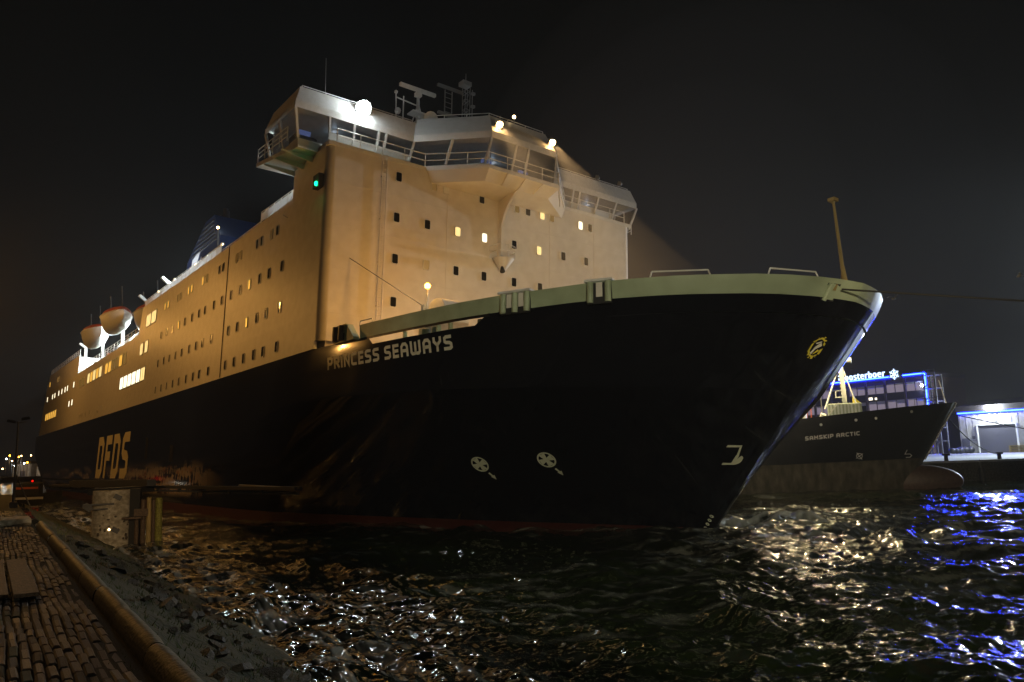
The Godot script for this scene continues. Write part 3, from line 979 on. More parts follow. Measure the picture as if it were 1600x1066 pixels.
func ferry_deck_gear() -> void:
	# radar, masts and aerials on the wheelhouse top
	var rm := MB.new()
	rm.tube(Vector3(-3, 28.4, 5.6), Vector3(-3, 31.4, 5.62), 0.16, 0.1, 8)
	rm.tube(Vector3(-3, 28.4, 6.2), Vector3(-3, 30.4, 5.62), 0.05, 0.05, 6)
	rm.tube(Vector3(-2.4, 28.4, 5.3), Vector3(-3, 30.6, 5.62), 0.05, 0.05, 6)
	rm.box(Vector3(-2.8, 29.5, 5.62), Vector3(0.9, 0.1, 1.5))
	var rmast := part("radar_mast", rm, M.trim_white, ferry)
	part("radar_scanner", MB.new().chbox(Vector3(-3, 31.62, 5.66), Vector3(0.22, 0.3, 3.1), 0.06), M.trim_white, rmast)
	part("radar_motor", MB.new().chbox(Vector3(-3, 31.25, 5.62), Vector3(0.4, 0.4, 0.45), 0.08), M.trim_white, rmast)
	var fr := MB.new()
	fr.tube(Vector3(-3, 28.0, 7.4), Vector3(-3, 30.8, 7.5), 0.06, 0.05, 6)
	fr.tube(Vector3(-3, 28.0, 6.85), Vector3(-3, 30.7, 6.85), 0.06, 0.05, 6)
	fr.tube(Vector3(-3, 30.45, 7.5), Vector3(-3, 30.3, 5.7), 0.05, 0.05, 6)
	fr.sphere(Vector3(-3, 30.85, 7.5), Vector3(0.14, 0.14, 0.14), 8, 6)
	fr.sphere(Vector3(-3, 29.4, 7.3), Vector3(0.24, 0.26, 0.24), 8, 6)
	part("aerial_frame", fr, M.trim_white, ferry)
	part("search_dish", MB.new().tube(Vector3(-1.9, 28.9, 5.4), Vector3(-1.2, 28.6, 5.5), 0.1, 0.55, 14), M.trim_white, ferry)
	var r2 := MB.new()
	for z in [3.25, 2.6]:
		r2.tube(Vector3(-3, 28.3, z), Vector3(-3, 32.4, z), 0.05, 0.05, 6)
	for k in 10:
		r2.tube(Vector3(-3, 28.6 + k * 0.4, 3.25), Vector3(-3, 28.6 + k * 0.4, 2.6), 0.022, 0.022, 5)
	var rmast2 := part("radar_mast", r2, M.fitting, ferry)
	part("radar_scanner", MB.new().chbox(Vector3(-3, 32.65, 2.8), Vector3(0.2, 0.24, 2.3), 0.05), M.fitting, rmast2)
	part("radar_scanner", MB.new().chbox(Vector3(-3, 30.4, 2.8), Vector3(0.2, 0.22, 2.1), 0.05), M.fitting, rmast2)
	var lm := MB.new()
	var cs := [Vector2(-3.2, 1.5), Vector2(-3.2, 1.05), Vector2(-2.8, 1.5), Vector2(-2.8, 1.05)]
	for c in cs:
		lm.tube(Vector3(c.x, 28.3, c.y), Vector3(c.x, 33.4, c.y), 0.035, 0.03, 5)
	for k in 12:
		var y0 := 28.5 + k * 0.4
		for pr in [[0, 1], [2, 3], [0, 2], [1, 3]]:
			var a: Vector2 = cs[pr[0]]
			var b: Vector2 = cs[pr[1]]
			lm.tube(Vector3(a.x, y0, a.y), Vector3(b.x, y0 + (0.4 if k % 2 == 0 else 0.0), b.y), 0.02, 0.02, 4, false)
	lm.box(Vector3(-3, 33.45, 1.4), Vector3(0.7, 0.35, 0.8))
	lm.tube(Vector3(-3, 33.5, 1.35), Vector3(-3, 34.4, 1.35), 0.03, 0.02, 5)
	part("lattice_mast", lm, M.fitting, ferry)
	var ap := MB.new()
	ap.tube(Vector3(-3, 28.3, 0.68), Vector3(-3, 33.2, 0.7), 0.05, 0.04, 6)
	for k in 4:
		ap.box(Vector3(-3, 29.6 + k * 1.1, 0.62), Vector3(0.22, 0.2, 0.3))
	part("aerial_pole", ap, M.fitting, ferry)
	part("aerial_whip", MB.new().tube(Vector3(-2, 28.0, 13.4), Vector3(-2, 31.0, 13.5), 0.025, 0.012, 5), M.fitting, ferry)
	part("aerial_whip", MB.new().tube(Vector3(1.2, 28.4, 0.9), Vector3(1.2, 29.3, 0.9), 0.025, 0.02, 5), M.fitting, ferry)
	# side rails along the upper deck: white infill panels, each on its own
	var pm := MB.new().box(Vector3.ZERO, Vector3(1.34, 0.66, 0.03)).mesh()
	for seg in [[-5.95, -12.9], [-23.0, -52.2]]:
		var cnt := roundi((seg[0] - seg[1]) / 1.45)
		var ps := [Vector3(seg[0], 21.85, 13.62), Vector3(seg[1], 21.98, 13.62)]
		railing(ferry, ps, 0.86, 1, 1.45, M.trim_white, 0.03)
		for k in cnt:
			var x := lerpf(seg[0], seg[1], (k + 0.5) / cnt)
			put("rail_panel", pm, M.rail_panel, ferry, Transform3D(Basis.IDENTITY, Vector3(x, lerpf(22.27, 22.4, (k + 0.5) / cnt), 13.62)))
	railing(ferry, [Vector3(-13.0, 21.8, 13.6), Vector3(-19.3, 21.75, 13.6), Vector3(-22.6, 21.8, 13.6)], 0.3, 1, 2.0, M.trim_white, 0.035)
	railing(ferry, [Vector3(-53.6, 18.85, 13.7), Vector3(-97.0, 18.85, 13.7)], 1.05, 3, 2.2, M.trim_white, 0.035)
	railing(ferry, [Vector3(-98.0, 21.95, 13.7), Vector3(-132.5, 22.1, 13.7)], 0.95, 3, 2.2, M.trim_white, 0.035)
	for q in [[-7.5, 22.5], [-12.9, 22.6], [-24.5, 22.6], [-33.0, 22.6], [-41.0, 22.7], [-48.0, 22.7]]:
		var dl := part("deck_lamp", MB.new().tube(Vector3(q[0], 21.9, 13.3), Vector3(q[0], q[1] + 0.5, 13.3), 0.04, 0.04, 6).box(Vector3(q[0] + 0.1, q[1] + 0.55, 13.2), Vector3(0.5, 0.12, 0.2)), M.trim_white, ferry)
		part("lamp_lens", MB.new().box(Vector3(q[0] + 0.1, q[1] + 0.475, 13.2), Vector3(0.4, 0.03, 0.14)), M.lamp_small, dl)
	# funnel with louvres and emblem
	var fp := PackedVector2Array([Vector2(-76, 26), Vector2(-57.5, 26), Vector2(-58.6, 34.5), Vector2(-62.0, 38.2), Vector2(-66.0, 38.2), Vector2(-74.5, 34.0)])
	var fn := part("funnel", MB.new().prism(fp, Transform3D(Basis.IDENTITY, Vector3(0, 0, -4)), 8.0), M.funnel_blue, ferry)
	for k in 6:
		var y := 34.3 + k * 0.62
		part("funnel_louvre", MB.new().box(Vector3(lerpf(-66.4, -64.4, k / 5.0), y, 4.06), Vector3(lerpf(12.5, 5.0, k / 5.0), 0.16, 0.14)), M.black_steel, fn)
	for q in [[-64.2, 0.5], [-63.0, 1.2], [-62.2, 0.6]]:
		part("exhaust_pipe", MB.new().tube(Vector3(q[0], 37.8, 2.2), Vector3(q[0] - 0.3, 38.6 + q[1], 2.2), 0.35, 0.35, 10), M.black_steel, fn)
	part("funnel_emblem", MB.new().prism(PackedVector2Array([Vector2(-72.6, 31.0), Vector2(-70.6, 31.0), Vector2(-67.6, 34.6), Vector2(-71.6, 33.8)]), Transform3D(Basis.IDENTITY, Vector3(0, 0, 4.0)), 0.04), M.funnel_white, fn)
	part("funnel_emblem", MB.new().prism(PackedVector2Array([Vector2(-69.6, 31.0), Vector2(-66.8, 31.0), Vector2(-67.0, 33.4)]), Transform3D(Basis.IDENTITY, Vector3(0, 0, 4.0)), 0.04), M.funnel_white, fn)
	part("funnel_emblem", MB.new().prism(PackedVector2Array([Vector2(-75.4, 31.0), Vector2(-73.4, 31.0), Vector2(-74.2, 32.6)]), Transform3D(Basis.IDENTITY, Vector3(0, 0, 4.0)), 0.04), M.funnel_white, fn)
	part("ventilator", MB.new().sphere(Vector3(-10.5, 23.4, 11.0), Vector3(0.75, 0.85, 0.75), 12, 8).tube(Vector3(-10.5, 21.6, 11.0), Vector3(-10.5, 23.2, 11.0), 0.5, 0.5, 12), M.fitting, ferry)
	# davits
	for x in [-98.6, -83.5, -69.0, -55.0, -44.0]:
		var dv := MB.new()
		dv.beam(Vector3(x, 18.8, 12.6), Vector3(x, 23.4, 12.9), 0.4, 0.4)
		dv.beam(Vector3(x, 23.3, 12.9), Vector3(x + 0.3, 23.9, 13.9), 0.3, 0.3)
		part("davit", dv, M.trim_white, ferry)
	for k in 9:
		var x := -94.0 + k * 4.9
		part("deck_locker", MB.new().chbox(Vector3(x, 19.3, 12.3), Vector3(1.4 + 0.4 * (k % 3), 1.0 + 0.3 * (k % 2), 0.9), 0.06), M.trim_white if k % 3 else M.orange_paint, ferry)
	# roller fairleads let into the bulwark
	for q in [[16.55, 10.8, 1.35], [20.65, 10.8, 0.85]]:
		var x: float = q[0]
		var z := half_breadth(x, q[1])
		var tang := Vector3(1, 0, (half_breadth(x + 0.3, q[1]) - half_breadth(x - 0.3, q[1])) / 0.6).normalized()
		var bs := Basis(tang, Vector3.UP, tang.cross(Vector3.UP))
		var o := Vector3(x, q[1], z)
		var bx := MB.new()
		bx.box(o + bs * Vector3(0, -0.1, 0.03), Vector3(q[2] + 0.3, 1.0, 0.1), bs)
		var fl := part("fairlead", bx, M.black_steel, ferry)
		part("fairlead_cap", MB.new().chbox(o + bs * Vector3(0, 0.47, 0.02), Vector3(q[2] + 0.5, 0.12, 0.5), 0.05, bs), M.trim_white, fl)
		for k in (3 if q[2] > 1.0 else 2):
			var dx: float = lerpf(-q[2] / 2, q[2] / 2, k / (2.0 if q[2] > 1.0 else 1.0))
			part("roller", MB.new().tube(o + bs * Vector3(dx, -0.55, 0.12), o + bs * Vector3(dx, 0.4, 0.12), 0.15, 0.15, 12), M.bulwark_paint, fl)
		for k in (2 if q[2] > 1.0 else 1):
			part("opening_plate", MB.new().box(o + bs * Vector3((k - 0.5) * q[2] * 0.5 if q[2] > 1.0 else 0.0, 0.05, 0.09), Vector3(0.3, 0.66, 0.02), bs), M.white_paint, fl)
	var fb := MB.new()
	fb.box(Vector3(2.9, 10.85, 13.42), Vector3(1.5, 1.05, 0.5))
	fb.prism(PackedVector2Array([Vector2(3.65, 10.33), Vector2(4.6, 10.33), Vector2(4.6, 10.5), Vector2(3.65, 11.37)]), Transform3D(Basis.IDENTITY, Vector3(0, 0, 13.2)), 0.4)
	var fbo := part("fairlead", fb, M.bulwark_paint, ferry)
	for dx in [-0.4, 0.4]:
		part("roller", MB.new().tube(Vector3(2.85 + dx, 10.4, 13.7), Vector3(2.85 + dx, 11.3, 13.7), 0.22, 0.22, 12), M.steel, fbo)
	part("opening_plate", MB.new().box(Vector3(2.9, 10.62, 13.69), Vector3(1.4, 0.4, 0.02)), M.black_steel, fbo)
	# bow chock with the tow rope, handrails, jack staff
	var bc := part("bow_chock", on_bow([[Vector2(2.0, 10.3), Vector2(2.0, 11.0), Vector2(1.3, 11.0), Vector2(1.3, 10.3)]], 0.012), M.black_steel, ferry)
	part("chock_inset", on_bow([[Vector2(1.75, 10.36), Vector2(1.75, 10.66), Vector2(1.36, 10.66), Vector2(1.36, 10.36)]], 0.03), M.bulwark_paint, bc)
	part("chock_inset", on_bow([[Vector2(1.7, 10.72), Vector2(1.62, 10.98), Vector2(1.5, 10.98), Vector2(1.48, 10.72)]], 0.03), M.wood_pale, bc)  # pale wood colour stands for the amber-lit inside of the chock
	part("roller", MB.new().tube(bow_point(1.9, 10.32, 0.06), bow_point(1.9, 10.98, 0.06), 0.1, 0.1, 10), M.bulwark_paint, bc)
	var bp := MB.new()
	bp.tube(Vector3(27.3, 11.1, 0.3), Vector3(27.0, 12.15, 0), 0.12, 0.1, 8)
	bp.tube(Vector3(26.6, 11.1, -0.5), Vector3(27.0, 12.15, 0), 0.06, 0.06, 8)
	bp.tube(Vector3(27.0, 12.1, 0), Vector3(26.76, 15.4, 0), 0.09, 0.06, 8)
	bp.box(Vector3(26.75, 15.45, 0), Vector3(0.35, 0.16, 0.35))
	part("jack_staff", bp, M.wood_pale, ferry)
	for q in [[22.6, 24.6], [26.2, 27.3], [4.4, 5.8]]:
		var a := Vector3(q[0], 11.18, half_breadth(q[0], 11.1) - 0.1)
		var b := Vector3(q[1], 11.18, half_breadth(q[1], 11.1) - 0.1)
		part("bulwark_handrail", MB.new().path([a, a + Vector3(0.12, 0.28, 0), b + Vector3(-0.12, 0.28, 0), b], 0.035, 6), M.trim_white, ferry)
	# windlass, bollards and winches standing on the fore deck
	var wl := MB.new()
	wl.tube(Vector3(7.6, 11.6, 9.9), Vector3(7.6, 11.6, 8.3), 1.15, 1.15, 18)
	wl.box(Vector3(7.6, 10.4, 9.1), Vector3(2.4, 1.3, 2.4))
	part("windlass", wl, M.trim_white, ferry)
	for q in [[12.0, 6.0], [12.0, -6.0], [17.0, 3.0], [17.0, -3.0]]:
		var wn := MB.new().tube(Vector3(q[0], 10.5, q[1] - 0.8), Vector3(q[0], 10.5, q[1] + 0.8), 0.6, 0.6, 14).box(Vector3(q[0], 9.95, q[1]), Vector3(1.2, 0.5, 2.0))
		part("mooring_winch", wn, M.deck_green, ferry)
	for x in [9.0, 13.2, 19.0]:
		var z := half_breadth(x, 10.0) - 1.2
		part("deck_bollard", MB.new().tube(Vector3(x, 9.7, z), Vector3(x, 10.5, z), 0.22, 0.22, 10).tube(Vector3(x + 0.9, 9.7, z - 0.1), Vector3(x + 0.9, 10.5, z - 0.1), 0.22, 0.22, 10), M.deck_green, ferry)
	# lamp post beside the windlass
	part("lamp_post", MB.new().tube(Vector3(6.75, 9.7, 10.0), Vector3(6.75, 13.5, 10.0), 0.09, 0.08, 8).box(Vector3(6.6, 12.25, 10.05), Vector3(0.3, 0.5, 0.35)), M.trim_white, ferry)
	part("stay_wire", MB.new().tube(Vector3(6.6, 12.4, 10.1), Vector3(-7.2, 21.0, 13.95), 0.028, 0.028, 5), M.fitting, ferry)
	# rubbing strake and gunport door outlines on the side
	part("rubbing_strake", MB.new().box(Vector3(-85, 1.95, 13.83), Vector3(96, 0.22, 0.14)), M.strake_paint, ferry)
	for q in [[-44.0, 5.4, 0.9, 2.2], [-33.5, 4.6, 1.2, 1.6]]:
		part("shell_door", MB.new().box(Vector3(q[0], q[1], 13.805), Vector3(q[2], q[3], 0.03)), M.strake_paint, ferry)

func ring(c: Vector2, r0: float, r1: float, seg: int, sx := 1.0) -> Array:
	var q := []
	for i in seg:
		var a := Vector2.from_angle(TAU * i / seg)
		var b := Vector2.from_angle(TAU * (i + 1) / seg)
		a.x *= sx
		b.x *= sx
		q.append([c + a * r0, c + a * r1, c + b * r1, c + b * r0])
	return q

# point of the starboard bow at arc length a aft of the stem, at height y
func bow_point(a: float, y: float, off: float) -> Vector3:
	var x := interp(XS, y)
	var p := Vector3(x, y, half_breadth(x, y))
	var gone := 0.0
	var q := p
	while gone < a:
		x -= 0.02
		q = Vector3(x, y, half_breadth(x, y))
		gone += p.distance_to(q)
		p = q
	var t := (Vector3(x - 0.15, y, half_breadth(x - 0.15, y)) - p)
	var w := (Vector3(x, y + 0.1, half_breadth(x, y + 0.1)) - p)
	return p + w.cross(t).normalized() * off

func on_bow(quads: Array, off: float) -> MB:
	var b := MB.new()
	for q in quads:
		b.quad(bow_point(q[0].x, q[0].y, off), bow_point(q[1].x, q[1].y, off), bow_point(q[2].x, q[2].y, off), bow_point(q[3].x, q[3].y, off))
	return b

func ferry_marks(hb: Callable) -> void:
	lettering(ferry, "ship_name", "PRINCESS SEAWAYS", 0.9, 12.42, 8.92, 0.76, 1.0, 0.17, hb, M.letter_cream)
	lettering(ferry, "company_letters", "DFDS", -72.2, -52.6, 2.2, 5.35, 0.8, 1.15, hb, M.letter_gold, 0.07, 0.03)
	for m in [Vector2(10.07, 3.23), Vector2(13.89, 3.45)]:
		var c := Vector2.ZERO
		var q := ring(c, 0.44, 0.53, 28)
		for k in 4:
			var d := Vector2.from_angle(k * PI / 2 + 0.45)
			var s := d.orthogonal()
			q.append([c + d * 0.05 + s * 0.09, c + d * 0.42 + s * 0.2, c + d * 0.42 - s * 0.2, c + d * 0.05 - s * 0.09])
		q.append([c + Vector2(-0.12, -0.12), c + Vector2(-0.12, 0.12), c + Vector2(0.12, 0.12), c + Vector2(0.12, -0.12)])
		var p0 := Vector3(m.x, m.y, half_breadth(m.x, m.y))
		var e1 := (Vector3(m.x + 0.3, m.y, half_breadth(m.x + 0.3, m.y)) - p0).normalized()
		var up := (Vector3(m.x, m.y + 0.3, half_breadth(m.x, m.y + 0.3)) - p0)
		var e2 := (up - e1 * up.dot(e1)).normalized()
		var lay := func(qs: Array) -> Array:
			var out := []
			for a in qs:
				var r := []
				for b in a:
					r.append(Vector2(m.x + b.x * e1.x + b.y * e2.x, m.y + b.x * e1.y + b.y * e2.y))
				out.append(r)
			return out
		part("thruster_mark", on_surface(lay.call(q), hb, 0.02), M.mark_cream, ferry)
		var ar := stroke(PackedVector2Array([Vector2(0.36, -0.66), Vector2(0.5, -0.86)]), 0.12)
		ar.append([Vector2(0.36, -0.9), Vector2(0.62, -0.76), Vector2(0.64, -1.08), Vector2(0.63, -1.09)])
		part("thruster_arrow", on_surface(lay.call(ar), hb, 0.02), M.mark_cream, ferry)
	var bm := stroke(PackedVector2Array([Vector2(2.05, 4.12), Vector2(1.42, 4.12), Vector2(1.25, 3.62)]), 0.09)
	bm.append_array(stroke(PackedVector2Array([Vector2(1.72, 3.3), Vector2(1.2, 3.3)]), 0.09))
	for k in 8:
		var a0 := -PI / 2 + PI * 0.85 * k / 8
		var a1 := -PI / 2 + PI * 0.85 * (k + 1) / 8
		var bc := Vector2(1.22, 3.48)
		bm.append([bc, bc, bc + Vector2(-cos(a1) * 0.34, sin(a1) * 0.23), bc + Vector2(-cos(a0) * 0.34, sin(a0) * 0.23)])
	bm.append([Vector2(1.34, 3.26), Vector2(1.36, 3.7), Vector2(1.18, 3.7), Vector2(1.18, 3.26)])
	part("bulb_mark", on_bow(bm, 0.03), M.mark_cream, ferry)
	# bow crest: scalloped yellow ring round a pale figure
	var em := Node3D.new()
	em.name = "bow_crest"
	ferry.add_child(em, true)
	var ec := Vector2(0.62, 8.5)
	var lobes := ring(ec, 0.34, 0.42, 28)
	for k in 28:
		var a := TAU * (k + 0.5) / 28
		if k % 2 == 0:
			lobes.append([ec + Vector2.from_angle(a - 0.1) * 0.41, ec + Vector2.from_angle(a - 0.07) * 0.47, ec + Vector2.from_angle(a + 0.07) * 0.47, ec + Vector2.from_angle(a + 0.1) * 0.41])
	part("crest_ring", on_bow(lobes, 0.03), M.mark_yellow, em)
	var fig := stroke(PackedVector2Array([ec + Vector2(0.14, -0.2), ec + Vector2(0.04, -0.02), ec + Vector2(-0.1, 0.1)]), 0.16)
	part("crest_figure", on_bow(fig, 0.035), M.letter_cream, em)
	part("crest_figure", on_bow(stroke(PackedVector2Array([ec + Vector2(0.18, 0.16), ec + Vector2(-0.05, 0.24)]), 0.05), 0.035), M.letter_cream, em)
	part("crest_figure", on_bow(stroke(PackedVector2Array([ec + Vector2(-0.02, -0.24), ec + Vector2(-0.14, -0.12)]), 0.08), 0.035), M.mark_yellow, em)
	for k in 5:
		var y := -0.1 + 0.2 * k
		var x := interp(XS, y) - 0.28
		part("draught_mark", on_surface(ring(Vector2(x, y), 0.03, 0.075, 8), hb, 0.025), M.mark_cream, ferry)

func ferry_lights() -> void:
	# white flood on the wing roof
	floodlight(ferry, "floodlight", Vector3(-0.75, 27.55, 11.1), Vector3(0.8, -0.35, 0.5), 0.8, M.lamp_white)
	spot(ferry, Vector3(0.0, 27.3, 11.6), Vector3(8.0, 23.8, 16.6), Color(0.93, 0.98, 1.0), 60.0, 62.0, 0.25)
	# two warm floods over the bridge front
	for q in [Vector3(3.05, 27.5, 2.3), Vector3(3.05, 27.5, -2.6)]:
		floodlight(ferry, "floodlight", q, Vector3(0.75, -0.6, 0.05), 0.45, M.lamp_warm)
		spot(ferry, q + Vector3(0.35, -0.25, 0), q + Vector3(5.0, -8.6, -1.0), Color(1.0, 0.80, 0.54), 2200.0, 15.0, 0.12).spot_angle_attenuation = 0.15
	part("roof_lamp", MB.new().tube(Vector3(2.1, 28.45, 0.3), Vector3(2.1, 28.9, 0.3), 0.05, 0.05, 6), M.fitting, ferry)
	part("lamp_globe", MB.new().sphere(Vector3(2.1, 29.05, 0.3), Vector3(0.13, 0.13, 0.13), 10, 8), M.lamp_small, ferry)
	for q in [Vector3(-1.5, 28.35, -11.5), Vector3(-1.6, 28.5, -14.3)]:
		floodlight(ferry, "floodlight", q, Vector3(0.6, -0.3, -0.6), 0.35, M.fitting)
	# amber lamp at the windlass
	part("lamp_globe", MB.new().sphere(Vector3(6.75, 13.63, 10.0), Vector3(0.17, 0.17, 0.17), 14, 10), M.lamp_amber, ferry)
	omni(ferry, Vector3(6.75, 13.63, 10.0), Color(1.0, 0.72, 0.34), 22.0, 0.16)
	# low working lamps on the fore deck, behind the bulwark
	for q in [Vector3(13.0, 11.3, 2.5), Vector3(13.0, 11.6, -7.0), Vector3(9.0, 10.0, 11.4)]:
		var wl := part("work_lamp", MB.new().box(q + Vector3(0.12, -0.5, 0), Vector3(0.12, 1.0, 0.12)).box(q + Vector3(0.12, 0, 0), Vector3(0.12, 0.3, 0.4)), M.fitting, ferry)
		part("lamp_lens", MB.new().sphere(q, Vector3(0.1, 0.13, 0.18), 8, 6), M.lamp_small, wl)
		omni(wl, q, Color(1.0, 0.72, 0.42), 18.0 if q.y > 10.5 else 4.0, 0.09)
	# starboard side light in its screen
	var sl := part("side_light_screen", MB.new().box(Vector3(-0.95, 21.55, 13.98), Vector3(0.9, 0.9, 0.36)), M.black_steel, ferry)
	part("lamp_lens", MB.new().sphere(Vector3(-0.75, 21.3, 14.2), Vector3(0.12, 0.16, 0.12), 10, 8), M.lamp_green, sl)
	omni(sl, Vector3(-0.75, 21.3, 14.2), Color(0.05, 1.0, 0.5), 0.25, 0.1)
	# lights inside the bridge
	for q in [Vector3(-3.5, 26.4, 12.0), Vector3(-1.0, 26.4, 0.0), Vector3(-3.5, 26.4, -12.0)]:
		var cl := part("ceiling_lamp", MB.new().box(q + Vector3(0, 0.12, 0), Vector3(0.5, 0.1, 0.3)), M.lamp_dim, ferry)
		omni(cl, q - Vector3(0, 0.1, 0), Color(0.8, 0.9, 1.0), 0.12, 0.12)
	# lights along the upper deck and under the boats
	for x in [-9.5, -30.0, -42.0]:
		var dk := part("deck_lamp", MB.new().box(Vector3(x, 24.0, 10.6), Vector3(0.6, 0.12, 0.3)).tube(Vector3(x, 21.6, 10.5), Vector3(x, 24.0, 10.5), 0.05, 0.05, 6), M.fitting, ferry)
		part("lamp_lens", MB.new().box(Vector3(x, 23.92, 10.6), Vector3(0.45, 0.05, 0.2)), M.lamp_white, dk)
		omni(dk, Vector3(x, 23.8, 10.7), Color(0.9, 0.97, 1.0), 110.0, 0.12)
	for x in [-57.0, -66.0, -75.0, -85.0, -93.0]:
		var dk := part("deck_lamp", MB.new().box(Vector3(x, 21.6, 10.45), Vector3(0.9, 0.1, 0.3)), M.fitting, ferry)
		part("lamp_lens", MB.new().box(Vector3(x, 21.52, 10.5), Vector3(0.8, 0.06, 0.2)), M.lamp_white, dk)
		omni(dk, Vector3(x, 21.35, 10.8), Color(0.92, 0.98, 1.0), 85.0, 0.14)
	# funnel lamps
	var fl := part("funnel_lamp", MB.new().tube(Vector3(-58.0, 30.0, 4.2), Vector3(-58.6, 35.3, 4.3), 0.08, 0.08, 6), M.fitting, ferry)
	part("lamp_globe", MB.new().sphere(Vector3(-58.6, 35.4, 4.35), Vector3(0.165, 0.165, 0.165), 10, 8), M.lamp_warm, fl)
	omni(fl, Vector3(-58.6, 35.4, 4.35), Color(1.0, 0.8, 0.55), 2.0, 0.18)
	var fe := part("funnel_lamp", MB.new().box(Vector3(-70.0, 27.9, 6.6), Vector3(0.5, 0.3, 0.3)), M.fitting, ferry)
	part("lamp_lens", MB.new().sphere(Vector3(-70.0, 28.15, 6.6), Vector3(0.2, 0.1, 0.12), 8, 6), M.lamp_white, fe)
	spot(fe, Vector3(-70.0, 28.3, 6.6), Vector3(-70.6, 32.6, 4.0), Color(0.85, 0.93, 1.0), 70.0, 32.0, 0.1)
	# stern light
	var st := part("stern_lamp", MB.new().tube(Vector3(-142.0, 10.0, 12.0), Vector3(-142.6, 13.2, 12.3), 0.1, 0.1, 6), M.trim_white, ferry)
	part("lamp_lens", MB.new().sphere(Vector3(-142.6, 13.2, 12.6), Vector3(0.35, 0.2, 0.35), 8, 6), M.lamp_white, st)
	omni(st, Vector3(-142.6, 12.8, 13.1), Color(0.95, 1.0, 0.98), 6.0, 0.15)
	part("stern_window", MB.new().box(Vector3(-146.0, 10.7, 11.6), Vector3(3.0, 1.1, 0.1)), M.trim_white, ferry)

func ferry_boats() -> void:
	var names := ["white lifeboat nearest the bow, half hidden behind the upper deck rail", "white lifeboat hanging highest in the middle of the three on the ferry", "white lifeboat nearest the stern of the ferry"]
	for k in 3:
		var o := thing("lifeboat", names[k], "lifeboat", ship() * Transform3D(Basis.IDENTITY, Vector3([-55.5, -64.0, -79.0][k], [22.0, 22.6, 22.7][k], [12.3, 14.6, 14.6][k])), "lifeboats along the side of the ferry")
		var ps := []
		var hw := []
		for j in 9:
			var row := []
			var t := PI * j / 8.0        # round the section from gunwale to gunwale below
			for i in 17:
				var u := i / 16.0 * 2.0 - 1.0
				var w := 1.75 * pow(maxf(0.0, 1.0 - pow(absf(u), 2.2)), 0.85)
				var keel := -2.15 + 1.1 * pow(absf(u), 3.0)
				var y := lerpf(0.25 * u * u, keel, pow(sin(t), 1.05))
				row.append(Vector3(u * 4.8, y, w * cos(t) * (1.0 if absf(cos(t)) > 0.99 else 0.95)))
			ps.append(row)
		part("boat_hull", MB.new().grid(ps, Vector3(0, 0.2, 0)), M.boat_white, o)
		var cs := []
		for j in 9:
			var row := []
			var t := PI * j / 8.0
			for i in 17:
				var u := i / 16.0 * 2.0 - 1.0
				var w := 1.65 * pow(maxf(0.0, 1.0 - pow(absf(u), 2.2)), 0.85)
				var top := 0.9 * pow(maxf(0.0, 1.0 - pow(absf(u), 3.0)), 0.5)
				row.append(Vector3(u * 4.7, 0.25 * u * u + top * pow(sin(t), 0.6) + 0.02, w * cos(t)))
			cs.append(row)
		part("boat_canopy", MB.new().grid(cs, Vector3(0, -0.3, 0)), M.orange_canopy, o)
		var gw := []
		for i in 33:
			var u := i / 32.0 * 2.0 - 1.0
			gw.append(Vector3(u * 4.8, 0.25 * u * u + 0.02, 1.77 * pow(maxf(0.0, 1.0 - pow(absf(u), 2.2)), 0.85)))
		part("boat_gunwale", MB.new().path(gw, 0.07, 6), M.boat_white, o)
		for u in [-3.6, 3.6]:
			part("lifting_hook", MB.new().tube(Vector3(u, 0.6, 0), Vector3(u, 3.4, 0.3), 0.05, 0.05, 6), M.black_steel, o)

